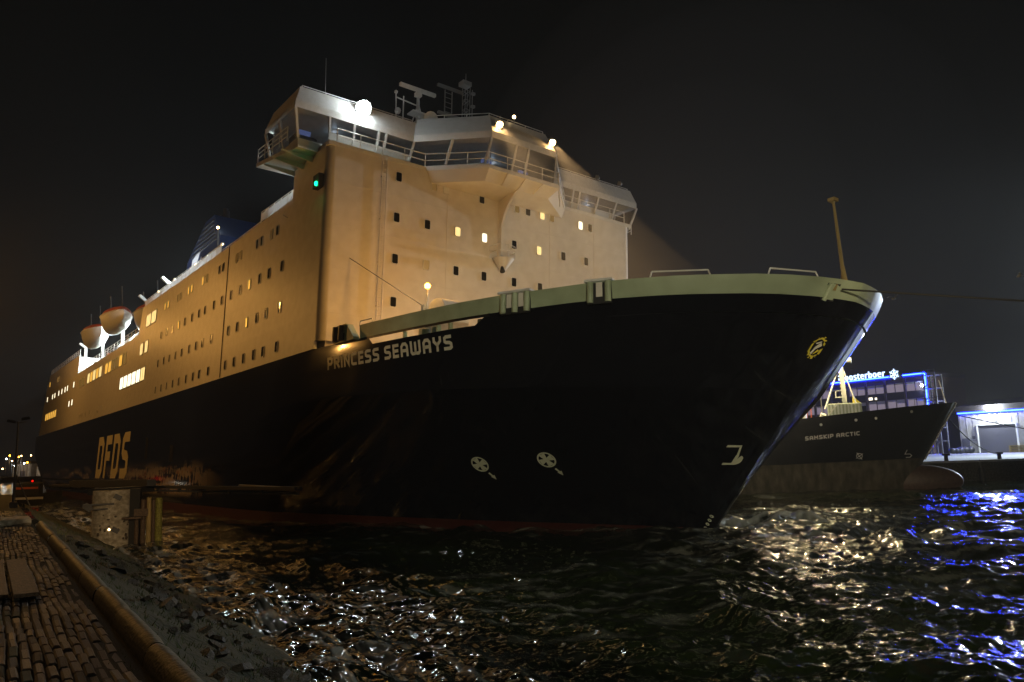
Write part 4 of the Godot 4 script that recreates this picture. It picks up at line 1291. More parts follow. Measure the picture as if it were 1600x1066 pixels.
# ------------------------------------------------------------------ water
func build_water() -> void:
	var na := FastNoiseLite.new()
	na.noise_type = FastNoiseLite.TYPE_SIMPLEX_SMOOTH
	na.fractal_type = FastNoiseLite.FRACTAL_NONE
	na.frequency = 1.0
	na.seed = 11
	var nb: FastNoiseLite = na.duplicate()
	nb.seed = 23
	var nc: FastNoiseLite = na.duplicate()
	nc.seed = 37
	var cols := 960
	var rows := 620
	var v := PackedVector3Array()
	var n := PackedVector3Array()
	var col := PackedColorArray()
	var ix := PackedInt32Array()
	v.resize(cols * rows)
	n.resize(cols * rows)
	col.resize(cols * rows)
	var deep := Vector3(0.010, 0.0125, 0.0075)
	var white := Vector3(0.36, 0.38, 0.35)
	var stem := Vector2(10.2, -40.7)
	for j in rows:
		var f := float(j) / (rows - 1)
		var r := 1.0 / lerpf(1.0 / 9.5, 1.0 / 900.0, pow(f, 0.93))
		for i in cols:
			var t := float(i) / (cols - 1) * 2.0 - 1.0
			var ang := 0.62 * t + 0.55 * t * t * t * t * t
			var x := sin(ang) * r
			var z := -cos(ang) * r
			var u := x * 0.80 + z * 0.60      # across the crests
			var w := -x * 0.60 + z * 0.80
			var fade := 1.0 / (1.0 + r * r / 40000.0)
			var warp := nb.get_noise_2d(x * 0.06, z * 0.06) * 1.6
			var big := na.get_noise_2d(u * 0.11 + warp, w * 0.055)
			var m1 := nb.get_noise_2d(u * 0.30 + warp, w * 0.17 + 40.0)
			var m2 := nc.get_noise_2d(x * 0.34 + 7.0, z * 0.40 - 3.0)
			var s1 := na.get_noise_2d(u * 0.85 + 90.0, w * 0.55 + warp)
			var h := 0.20 * big + 0.19 * (0.5 - absf(m1)) + 0.11 * m2 + 0.062 * (0.45 - absf(s1)) * 1.4
			if r < 120.0:
				var s2 := nc.get_noise_2d(x * 1.5 + 31.0, z * 1.3)
				h += 0.030 * (0.4 - absf(s2)) + 0.028 * nb.get_noise_2d(u * 2.6, w * 1.7)
			if r < 45.0:
				h += 0.009 * na.get_noise_2d(x * 5.1, z * 4.3) + 0.003 * nc.get_noise_2d(x * 9.0, z * 8.0)
			# bow wave and the churned water thrown out ahead of and beside the stem
			var dx := x - stem.x
			var dz := z - stem.y
			var bow := exp(-(pow((dx - 3.6 - 0.10 * dz) / 3.2, 2.0) + pow((dz + 1.5) / 4.2, 2.0)))
			h += bow * (0.34 + 0.45 * m1 + 0.38 * m2 + 0.12 * s1)
			# swell that runs up the bank
			var bank := x * 0.835 - z * 0.55
			var along := x * 0.55 + z * 0.835
			var shore := exp(-pow((bank - 6.2) / 1.5, 2.0))
			h += shore * 0.10 * na.get_noise_2d(along * 0.16, bank * 0.9)
			h *= fade
			# foam: streaks and patches of real froth
			var st1 := nb.get_noise_2d(x * 0.3, z * 1.2)
			var st2 := nc.get_noise_2d(x * 0.95 + 5.0, z * 3.1)
			var st3 := na.get_noise_2d(x * 3.0, z * 8.0)
			var froth := st1 * 0.55 + st2 * 0.35 + st3 * 0.16
			var fm := 0.0
			fm = maxf(fm, bow * smoothstep(-0.3, 0.4, froth + 0.22))
			var wake := exp(-pow((z + 33.0 + 0.06 * x) / 3.6, 2.0)) * smoothstep(2.0, 12.0, x) * (1.0 - smoothstep(30.0, 46.0, x))
			fm = maxf(fm, wake * smoothstep(-0.02, 0.5, froth + 0.12) * 0.75)
			var ahead := exp(-pow((z + 47.0) / 5.0, 2.0)) * smoothstep(11.0, 15.0, x) * (1.0 - smoothstep(19.0, 30.0, x))
			fm = maxf(fm, ahead * smoothstep(-0.15, 0.5, froth + 0.1) * 0.7)
			var bstreak := nc.get_noise_2d(along * 0.28 + 3.0 + bank * 0.25, bank * 1.5) * 0.6 + nb.get_noise_2d(along * 0.7 + bank * 0.5, bank * 3.6) * 0.4 + na.get_noise_2d(along * 1.6, bank * 8.0) * 0.16
			var wash := smoothstep(4.7, 5.5, bank) * (1.0 - smoothstep(6.2, 9.6, bank))
			fm = maxf(fm, wash * smoothstep(0.0, 0.6, bstreak + 0.06) * 0.75)
			var drift := exp(-(pow((x + 3.5) / 7.0, 2.0) + pow((z + 22.0) / 5.0, 2.0)))
			fm = maxf(fm, drift * smoothstep(0.1, 0.6, froth + 0.06) * 0.3)
			fm = maxf(fm, smoothstep(0.38, 0.75, froth + 0.25 * big) * 0.2 * fade)
			var churn := exp(-pow((z + 36.0) / 11.0, 2.0)) * smoothstep(2.0, 9.0, x)
			fm = maxf(fm, churn * smoothstep(0.0, 0.6, froth + 0.1 + 0.2 * m1) * 0.42)
			# thin line of froth along the hull of the ferry
			var rx := x - FERRY_AT.x
			var rz := z - FERRY_AT.z
			var sx := rx * 0.6032 + rz * 0.7976
			var sz := -rx * 0.7976 + rz * 0.6032
			if sx < 19.0 and sx > -60.0 and sz > 0.0 and sz < 18.0:
				var gap := sz - half_breadth(sx, -0.4)
				fm = maxf(fm, exp(-pow((gap - 0.3) / 0.9, 2.0)) * smoothstep(-0.2, 0.4, froth) * 0.55)
			var k := j * cols + i
			v[k] = Vector3(x, h + fm * 0.02, z)
			var c := deep.lerp(white * (1.0 + 0.5 * bow), clampf(fm, 0, 1))
			col[k] = Color(c.x, c.y, c.z)
	for j in rows:
		for i in cols:
			var a := v[j * cols + maxi(i - 1, 0)]
			var b := v[j * cols + mini(i + 1, cols - 1)]
			var c := v[maxi(j - 1, 0) * cols + i]
			var d := v[mini(j + 1, rows - 1) * cols + i]
			n[j * cols + i] = (b - a).cross(d - c).normalized()
	ix.resize((cols - 1) * (rows - 1) * 6)
	var q := 0
	for j in rows - 1:
		for i in cols - 1:
			var k := j * cols + i
			ix[q] = k; ix[q + 1] = k + cols; ix[q + 2] = k + 1
			ix[q + 3] = k + 1; ix[q + 4] = k + cols; ix[q + 5] = k + cols + 1
			q += 6
	var arr := []
	arr.resize(Mesh.ARRAY_MAX)
	arr[Mesh.ARRAY_VERTEX] = v; arr[Mesh.ARRAY_NORMAL] = n; arr[Mesh.ARRAY_COLOR] = col; arr[Mesh.ARRAY_INDEX] = ix
	var m := ArrayMesh.new()
	m.add_surface_from_arrays(Mesh.PRIMITIVE_TRIANGLES, arr)
	var wm := mat("water", Color.WHITE, 0.07)
	wm.vertex_color_use_as_albedo = true
	wm.metallic_specular = 0.5
	wm.uv1_triplanar = true
	wm.uv1_world_triplanar = true
	wm.uv1_scale = Vector3.ONE * 0.22
	wm.heightmap_enabled = true
	wm.heightmap_texture = noise_tex(0.03, Color.BLACK, Color.WHITE, 71, 1024, false, 4.0, 4)
	wm.heightmap_scale = 0.7
	var o := put("water", m, wm, self)
	o.set_meta("kind", "structure")

# ------------------------------------------------------------------ near quay
func build_near_quay() -> void:
	var qx := at(Vector3.ZERO, QUAY_TURN)
	var bed := struct("pavement", MB.new().box(Vector3(-18.9, 1.76, -20), Vector3(40.2, 1.0, 110)), M.joint_sand)
	bed.transform = qx
	# brick pavers: the near ones one by one, the rest joined
	var bm := []
	for k in 3:
		bm.append(MB.new().chbox(Vector3.ZERO, Vector3(0.079, 0.09, 0.438), 0.012 + 0.004 * k).mesh())
	var rest := [MB.new(), MB.new(), MB.new(), MB.new(), MB.new()]
	var single := 0
	var moss := FastNoiseLite.new()
	moss.seed = 77
	moss.frequency = 0.8
	for c in 44:
		for r in 84:
			var z := -4.4 - r * 0.452 - fposmod(c * 0.173, 0.452) + rng.randf_range(-0.02, 0.02)
			var x := 1.06 - c * 0.0915 + 0.012 * sin(z * 1.7 + c * 0.6) + rng.randf_range(-0.003, 0.003)
			if z < -32.0 and c > 20:
				continue
			var y := 2.26 + rng.randf_range(-0.010, 0.008) - 0.03 * exp(-pow((x - 1.0) / 0.25, 2.0)) + 0.014 * sin(x * 3.0 + z * 1.3)
			var bs := Basis.from_euler(Vector3(rng.randf_range(-0.02, 0.02), rng.randf_range(-0.03, 0.03), rng.randf_range(-0.05, 0.05)))
			var k := rng.randi_range(0, 3)
			if moss.get_noise_2d(x, z) + 0.5 * (0.35 - x) > 0.22:
				k = 4
			if z > -17.5 and z < -5.9 and c < 14 and single < 300:
				put("brick", bm[rng.randi_range(0, 2)], M["brick_%d" % k], bed, Transform3D(bs, Vector3(x, y, z)))
				single += 1
			elif rng.randf() > 0.03:
				rest[k].chbox(Vector3(x, y, z), Vector3(0.079, 0.09, 0.438), 0.014, bs)
	for k in 5:
		var o := part("brick_paving", rest[k], M["brick_%d" % k], bed)
		o.set_meta("kind", "stuff")
	# rounded coping stones
	var cop := thing("quay_coping", "row of rounded mossy coping stones along the brick quay edge", "coping", qx)
	var z0 := 3.0
	while z0 > -29.0:
		var len := 2.2 + rng.randf_range(-0.06, 0.06)
		var ps := []
		var dx := rng.randf_range(-0.012, 0.012)
		var dy := rng.randf_range(-0.012, 0.012)
		for j in 9:
			var f := j / 8.0
			var e := 1.0 - 0.10 * (exp(-f * 24.0) + exp(-(1.0 - f) * 24.0))
			var row := []
			for i in 15:
				var t := PI * i / 14.0
				row.append(Vector3(1.34 + dx + cos(t) * 0.125 * e, 2.2 + dy + pow(sin(t), 0.8) * 0.24 * e, z0 - f * (len - 0.02)))
			ps.append(row)
		part("coping_stone", MB.new().grid(ps, Vector3(1.34, 2.0, z0 - len / 2)), M.coping, cop)
		z0 -= len
	# grassy stone slope down to the water
	var fn := FastNoiseLite.new()
	fn.seed = 5
	fn.frequency = 0.35
	fn.fractal_octaves = 4
	var slope := func(x: float, z: float) -> float:
		var t := (x - 1.5) / 4.0
		return 2.18 - 2.25 * t - 0.25 * clampf(t, 0, 1) * clampf(1.0 - t, 0, 1) + 0.16 * fn.get_noise_2d(x * 1.6, z) + 0.05 * fn.get_noise_2d(x * 6.0 + 50.0, z * 6.0)
	var gp := []
	for j in 181:
		var row := []
		for i in 29:
			var x := 1.46 + i * 0.19
			var z := 4.0 - j * 0.33
			row.append(Vector3(x, slope.call(x, z), z))
		gp.append(row)
	var em := struct("embankment", MB.new().grid(gp, Vector3(3, -50, -20)), M.wet_soil)
	em.transform = qx
	for k in 190:
		var x := rng.randf_range(1.9, 5.0)
		var z := -5.5 - 32.0 * pow(rng.randf(), 1.3)
		if k < 45:
			x = 2.9 + rng.randf_range(-0.55, 0.55)
		var s := Vector3(rng.randf_range(0.07, 0.22), rng.randf_range(0.025, 0.06), rng.randf_range(0.08, 0.28)) * (1.2 if k < 45 else 0.75)
		var b := MB.new()
		var ring_n := 7
		var top: Array[Vector3] = []
		var bot: Array[Vector3] = []
		for i in ring_n:
			var a := -TAU * i / ring_n
			var rr := rng.randf_range(0.75, 1.1)
			top.append(Vector3(cos(a) * s.x * rr * 0.85, s.y * rng.randf_range(0.7, 1.1), sin(a) * s.z * rr * 0.85))
			bot.append(Vector3(cos(a) * s.x * rr, -s.y, sin(a) * s.z * rr))
		for i in ring_n:
			var j := (i + 1) % ring_n
			b.quad(bot[j], top[j], top[i], bot[i])
			b.tri(Vector3(0, s.y, 0), top[i], top[j])
		var o := part("stone", b, M.stone, em)
		o.transform = Transform3D(Basis.from_euler(Vector3(rng.randf_range(-0.2, 0.2), rng.randf_range(0, 6.0), -0.5)), Vector3(x, float(slope.call(x, z)) + 0.02, z))
	# grass and moss blades on the slope and in the joints
	var gb := MB.new()
	for k in 15000:
		var x := 1.5 + 3.7 * pow(rng.randf(), 0.9)
		var z := -5.0 - 40.0 * pow(rng.randf(), 1.7)
		if fn.get_noise_2d(x * 3.0 + 100.0, z * 3.0) < -0.05:
			continue
		var y: float = slope.call(x, z) - 0.01
		if k % 9 == 0:
			x = 1.13 - 0.06 * rng.randf() if rng.randf() < 0.5 else rng.randf_range(-0.4, 1.1)
			y = 2.24
		var a := rng.randf() * TAU
		var hh := rng.randf_range(0.03, 0.12) * (0.4 if k % 9 == 0 else 1.0)
		var w := 0.006 + rng.randf() * 0.008
		var side := Vector3(cos(a), 0, sin(a)) * w
		var lean := Vector3(rng.randf_range(-1, 1), 0, rng.randf_range(-1, 1)) * hh * 0.7
		gb.tri(Vector3(x, y, z) - side, Vector3(x, y + hh, z) + lean, Vector3(x, y, z) + side)
	var go := part("grass", gb, M.grass, self)
	go.transform = qx
	tag(go, "short dark grass and moss growing over the stone slope", "grass", "", "stuff")
	# boards lying on the pavement
	for q in [[0.44, -15.25, 0.3, 5.1, "broad wooden board lying on the bricks nearest the coping"], [0.09, -15.3, 0.3, 5.0, "wooden board on the bricks at the left edge of the picture"]]:
		var bd := thing("wooden_board", q[4], "board", qx * Transform3D(Basis(Vector3.UP, 0.005), Vector3(q[0], 2.3, q[1])), "boards lying on the quay")
		part("board_plank", MB.new().chbox(Vector3(0, 0.065, 0), Vector3(q[2], 0.05, q[3]), 0.008), M.wood, bd)
		for s in [-1.0, 0.0, 1.0]:
			part("board_batten", MB.new().box(Vector3(0, 0.018, s * q[3] * 0.42), Vector3(q[2] - 0.02, 0.043, 0.09)), M.wood, bd)
	# low concrete footing with a post, at the left edge
	var ft := thing("concrete_footing", "low concrete footing with steel stub at the left edge of the quay", "footing", qx * Transform3D(Basis.IDENTITY, Vector3(0.45, 2.3, -31.2)))
	part("footing_block", MB.new().chbox(Vector3(0, 0.1, 0), Vector3(1.3, 0.22, 2.0), 0.03), M.concrete, ft)
	part("stub_pipe", MB.new().tube(Vector3(-0.45, 0.1, 0.2), Vector3(-0.45, 1.5, 0.2), 0.16, 0.16, 12), M.black_steel, ft)
	part("pipe_cap", MB.new().sphere(Vector3(-0.45, 1.5, 0.2), Vector3(0.22, 0.18, 0.22), 12, 8), M.black_steel, ft)
	# unlit lamp post by the stern of the ferry
	var lp := thing("lamp_post", "thin unlit lamp post with twin heads at the far left", "lamp post", qx * Transform3D(Basis.IDENTITY, Vector3(0.9, 2.25, -47.0)))
	part("post_shaft", MB.new().tube(Vector3.ZERO, Vector3(0, 4.3, 0), 0.07, 0.045, 10), M.steel, lp)
	part("post_base", MB.new().chbox(Vector3(0, 0.15, 0), Vector3(0.35, 0.3, 0.35), 0.04), M.steel, lp)
	for s in [-1.0, 1.0]:
		part("lamp_head", MB.new().chbox(Vector3(s * 0.3, 4.3 + (0.14 if s > 0 else 0.0), 0), Vector3(0.38, 0.14, 0.22), 0.05, Basis(Vector3.BACK, s * 0.2)), M.black_steel, lp)
		part("post_arm", MB.new().tube(Vector3(0, 4.22, 0), Vector3(s * 0.35, 4.28, 0), 0.03, 0.03, 6), M.steel, lp)
	part("post_strut", MB.new().tube(Vector3(0.7, 0.05, 0.4), Vector3(0.05, 1.6, 0), 0.03, 0.03, 6), M.steel, lp)

func build_quay_lamps() -> void:
	# tall sodium lamps further along the quay and behind the photographer: outside the picture, they light the ship's side
	var qx := at(Vector3.ZERO, QUAY_TURN)
	var where := ["a little behind the photographer", "first ahead along the quay", "second along the quay", "third along the quay", "fourth along the quay, last by the stern"]
	var zs := [14.0, -30.0, -70.0, -108.0, -142.0]
	var hs := [11.0, 17.5, 13.0, 27.0, 27.0]
	for k in 5:
		var o := thing("quay_lamp", "tall sodium street lamp on the near quay, " + where[k], "street lamp", qx * Transform3D(Basis.IDENTITY, Vector3(-7.0, 2.25, zs[k])), "sodium lamps along the near quay")
		var h: float = hs[k]
		part("lamp_shaft", MB.new().tube(Vector3.ZERO, Vector3(0, h - 0.5, 0), 0.14, 0.07, 10).tube(Vector3(0, h - 0.6, 0), Vector3(1.8, h, 0), 0.05, 0.045, 8), M.steel, o)
		part("lamp_head", MB.new().chbox(Vector3(2.0, h + 0.12, 0), Vector3(0.8, 0.2, 0.34), 0.07), M.steel, o)
		part("lamp_lens", MB.new().sphere(Vector3(2.0, h - 0.02, 0), Vector3(0.24, 0.12, 0.2), 12, 8), M.lamp_amber, o)
		omni(o, Vector3(2.0, h - 0.4, 0), Color(1.0, 0.72, 0.36), [0.6, 3.0, 95.0, 125.0, 140.0][k], 0.18)

# ------------------------------------------------------------------ mooring dolphin and fender boom
func build_dolphin() -> void:
	var o := thing("mooring_dolphin", "pale round concrete mooring dolphin with timber fender piles by the bank", "dolphin", at(Vector3(-22.3, 0, -44.0), 0.35))
	part("dolphin_column", MB.new().tube(Vector3(0, -1.5, 0), Vector3(0, 2.85, 0), 1.02, 1.0, 28), M.concrete, o)
	for k in 26:
		var a := rng.randf_range(-0.6, 2.2)
		var y := rng.randf_range(0.15, 1.7)
		var d := Vector3(sin(a), 0, cos(a))
		part("rust_spot", MB.new().sphere(d * 1.015 + Vector3(0, y, 0), Vector3(0.03 + 0.06 * rng.randf(), 0.04 + 0.07 * rng.randf(), 0.03 + 0.06 * rng.randf()), 7, 5), M.seam_dark, o)
	part("dolphin_bracket", MB.new().box(Vector3(-0.55, 2.15, 0.95), Vector3(1.5, 0.09, 0.35)).box(Vector3(-0.55, 1.9, 0.95), Vector3(0.9, 0.07, 0.3)).beam(Vector3(-1.25, 2.15, 0.95), Vector3(-0.9, 1.86, 0.95), 0.06, 0.3), M.black_steel, o)
	for q in [[0.35, 2.5, 0.35], [0.3, 0.75, -0.5]]:
		part("tie_plate", MB.new().box(Vector3(q[0], q[1], sqrt(1.05 - q[0] * q[0])), Vector3(0.38, 0.26, 0.06), Basis(Vector3.BACK, -0.5)), M.black_steel, o)
	part("glowing_reflector", MB.new().sphere(Vector3(0.0, 0.8, 1.02), Vector3(0.05, 0.05, 0.03), 8, 6), M.lamp_small, o)  # glows by itself, in place of light thrown back
	part("dolphin_shelf", MB.new().box(Vector3(1.1, 1.35, 0.9), Vector3(1.0, 0.1, 0.7)).box(Vector3(1.5, 1.6, 0.6), Vector3(0.7, 0.4, 0.1)), M.wood, o)
	part("steel_sheet", MB.new().box(Vector3(1.15, 0.7, -0.1), Vector3(0.5, 4.4, 1.2)), mat("tar", lin(0.008, 0.007, 0.006), 0.8), o)
	for q in [[1.62, 2.3, 0.13, 0], [1.92, 2.4, 0.14, 1], [2.15, 2.25, 0.11, 0], [2.42, 2.35, 0.2, 2], [1.32, 1.3, 0.12, 0]]:
		part("fender_pile", MB.new().tube(Vector3(q[0], -1.5, 0.5), Vector3(q[0] - 0.05, q[1], 0.45), q[2], q[2] * 0.92, 10), [M.wood, M.wood_pale, M.timber_green][q[3]], o)
	var f := thing("fender_boom", "long dark steel boom reaching across the water past the dolphin top", "boom")
	var a := Vector3(-9.2, 2.95, -33.6)
	var b := Vector3(-41.0, 2.75, -70.0)
	part("boom_beam", MB.new().beam(a, b, 0.35, 0.16), M.black_steel, f)
	part("boom_rail", MB.new().tube(a + Vector3(0, -0.22, 0), b + Vector3(0, -0.2, 0), 0.05, 0.05, 8), M.steel, f)
	part("boom_tip", MB.new().tube(a, a.lerp(b, 0.13) + Vector3(0, 0.11, 0), 0.06, 0.06, 8), M.wood_pale, f)
	for k in 12:
		var p := a.lerp(b, (k + 1) / 13.0)
		part("boom_bracket", MB.new().box(p + Vector3(0, -0.12, 0), Vector3(0.12, 0.3, 0.3), Basis(Vector3.UP, 0.7)), M.black_steel, f)
	part("boom_box", MB.new().beam(Vector3(-21.3, 3.15, -46.4), Vector3(-33.5, 3.05, -60.0), 0.5, 0.38), M.black_steel, f)
	part("boom_support", MB.new().box(Vector3(-22.9, 2.78, -46.2), Vector3(1.4, 0.35, 3.6), Basis(Vector3.UP, -0.3)), M.black_steel, f)

# ------------------------------------------------------------------ far quay, with everything on it
func build_far_quay() -> void:
	var q := struct("far_quay", MB.new().box(Vector3(190, 1.0, -241), Vector3(340, 2.5, 320)), M.quay_concrete)
	q.set_meta("label", "pale concrete apron of the far quay")
	struct("far_quay_wall", MB.new().box(Vector3(190, 0.2, -80.8), Vector3(340, 3.7, 0.4)), M.quay_wall)
	for k in 5:
		var o := thing("wall_fender", ["rubber fender on far quay wall right of the cargo bow, first", "rubber fender on far quay wall, second from the cargo bow", "rubber fender on far quay wall, third from the cargo bow", "rubber fender on far quay wall, fourth from the cargo bow", "rubber fender on far quay wall, fifth from the cargo bow"][k], "fender", at(Vector3(47.0 + k * 5.0, 0.3, -80.4)), "fenders on the far quay wall")
		part("fender_roll", MB.new().tube(Vector3(0, -0.9, 0), Vector3(0, 1.2, 0), 0.28, 0.28, 10), M.black_steel, o)
		part("fender_chain", MB.new().tube(Vector3(0, 1.1, -0.1), Vector3(0, 2.0, -0.2), 0.04, 0.04, 6), M.steel, o)

func build_far_shore() -> void:
	struct("far_shore", MB.new().box(Vector3(-300, 0.9, -420), Vector3(460, 2.4, 180)), M.far_dark)
	var cols := [M.lamp_warm, M.lamp_white, M.lamp_amber]
	var tints := [Color(1, 0.8, 0.5), Color(0.95, 1, 0.98), Color(1, 0.7, 0.3)]
	var us := [6, 11, 16, 20, 25, 30, 34, 39, 44, 49]
	for k in 10:
		var x: float = (us[k] - 800) / 1225.0 * 335.0
		var h := 3.5 + 5.5 * absf(sin(k * 2.3))
		var o := thing("shore_lamp", "distant %s harbour lamp on the far shore, %s from the left edge" % [["warm", "white", "amber"][k % 3], ["first", "second", "third", "fourth", "fifth", "sixth", "seventh", "eighth", "ninth", "tenth"][k]], "lamp", at(Vector3(x, 2.1, -335)), "distant lamps on the far shore")
		part("shore_mast", MB.new().tube(Vector3.ZERO, Vector3(0, h, 0), 0.12, 0.1, 6), M.steel, o)
		part("lamp_globe", MB.new().sphere(Vector3(0, h, 0), Vector3(0.22, 0.22, 0.22), 8, 6), cols[k % 3], o)
		omni(o, Vector3(0, h, 0), tints[k % 3], 4.0, 0.2)
	for q in [[-206.0, 9.0, 4.2], [-192.0, 12.0, 3.2], [-217.0, 8.0, 5.5]]:
		var o := thing("shore_shed", ["low dark shed among the lamps on the far shore", "long low lit shed beside the ferry stern on the far shore", "taller shed at the far left of the shore"][0 if q[0] == -206.0 else (1 if q[0] == -192.0 else 2)], "shed", at(Vector3(q[0], 2.1, -352)))
		part("shed_wall", MB.new().box(Vector3(0, q[2] / 2, 0), Vector3(q[1], q[2], 8)), M.wall_cladding, o)
		part("shed_roof", MB.new().prism(PackedVector2Array([Vector2(-q[1] / 2 - 0.3, 0), Vector2(q[1] / 2 + 0.3, 0), Vector2(0, 1.3)]), Transform3D(Basis.IDENTITY, Vector3(0, q[2], -4.3)), 8.6), M.far_dark, o)
		part("shed_door", MB.new().box(Vector3(0.5, 1.2, 4.03), Vector3(2.2, 2.4, 0.06)), M.door_grey, o)
	# work boat passing astern of the ferry
	var wb := thing("work_boat", "small work boat with red stripe passing astern of the ferry", "boat", at(Vector3(-61.5, 0, -100), 0.25))
	var ps := []
	for j in 5:
		var row := []
		var y := [-0.4, 0.1, 0.6, 1.0, 1.25][j] as float
		for i in 21:
			var u := i / 20.0 * 2.0 - 1.0
			var w := 1.35 * pow(maxf(0.0, 1.0 - pow(maxf(u, 0.0), 2.2)), 0.7) * (0.75 + 0.05 * j)
			row.append(Vector3(u * 4.0, y + (0.35 * u * u * u if u > 0 else 0.0) * j / 4.0, w))
		ps.append(row)
	part("boat_hull", MB.new().grid(ps, Vector3(0, 0.5, 0)), M.far_dark, wb)
	var ps2 := []
	for row in ps:
		var r2 := []
		for p in row:
			r2.append(Vector3(p.x, p.y, -p.z))
		ps2.append(r2)
	part("boat_hull", MB.new().grid(ps2, Vector3(0, 0.5, 0)), M.far_dark, wb)
	part("rubbing_strip", MB.new().box(Vector3(-0.8, 0.75, 1.32), Vector3(6.0, 0.28, 0.12)), M.boat_white, wb)
	part("boat_deck", MB.new().box(Vector3(-0.6, 1.2, 0), Vector3(6.0, 0.08, 2.3)), M.far_dark, wb)
	part("boat_cabin", MB.new().chbox(Vector3(0.2, 1.95, 0), Vector3(2.6, 1.5, 1.7), 0.2), M.far_dark, wb)
	part("cabin_stripe", MB.new().box(Vector3(0.2, 2.0, 0.88), Vector3(2.5, 0.25, 0.05)), M.orange_paint, wb)
	part("boat_lamp", MB.new().sphere(Vector3(0.6, 2.85, 0.3), Vector3(0.12, 0.12, 0.12), 8, 6), glow("lamp_red", Color(1.0, 0.05, 0.03), 2.0), wb)
	omni(wb, Vector3(0.6, 3.1, 0.3), Color(1.0, 0.06, 0.03), 0.03, 0.1)
	omni(wb, Vector3(-2.0, 2.6, 1.6), Color(1.0, 0.95, 0.85), 0.12, 0.1)

# ------------------------------------------------------------------ cargo ship moored at the far quay
const CT := [[0, 0], [0.3, 0.6], [1, 1.4], [3, 3.0], [6, 4.5], [10, 5.3], [14, 5.5]]
const CW := [[0, 0], [0.6, 0.55], [1.6, 0.95], [3, 1.35], [6, 2.6], [10, 4.1], [16, 5.2], [20, 5.5]]

func cargo_stem(y: float) -> float:
	return -0.56 + (y - 2.35) * 0.61 if y > 2.35 else -0.56 - (2.35 - y) * 0.25

func cargo_breadth(x: float, y: float) -> float:
	var d := maxf(0.0, cargo_stem(y) - x)
	return lerpf(interp(CW, d), interp(CT, d), clampf(y / 7.0, 0, 1))

func cargo_sheer(x: float) -> float:
	return interp([[-40, 5.6], [-12.5, 6.5], [-8.7, 6.8], [-5.45, 7.08], [-1.9, 7.4], [2.7, 7.75]], x)

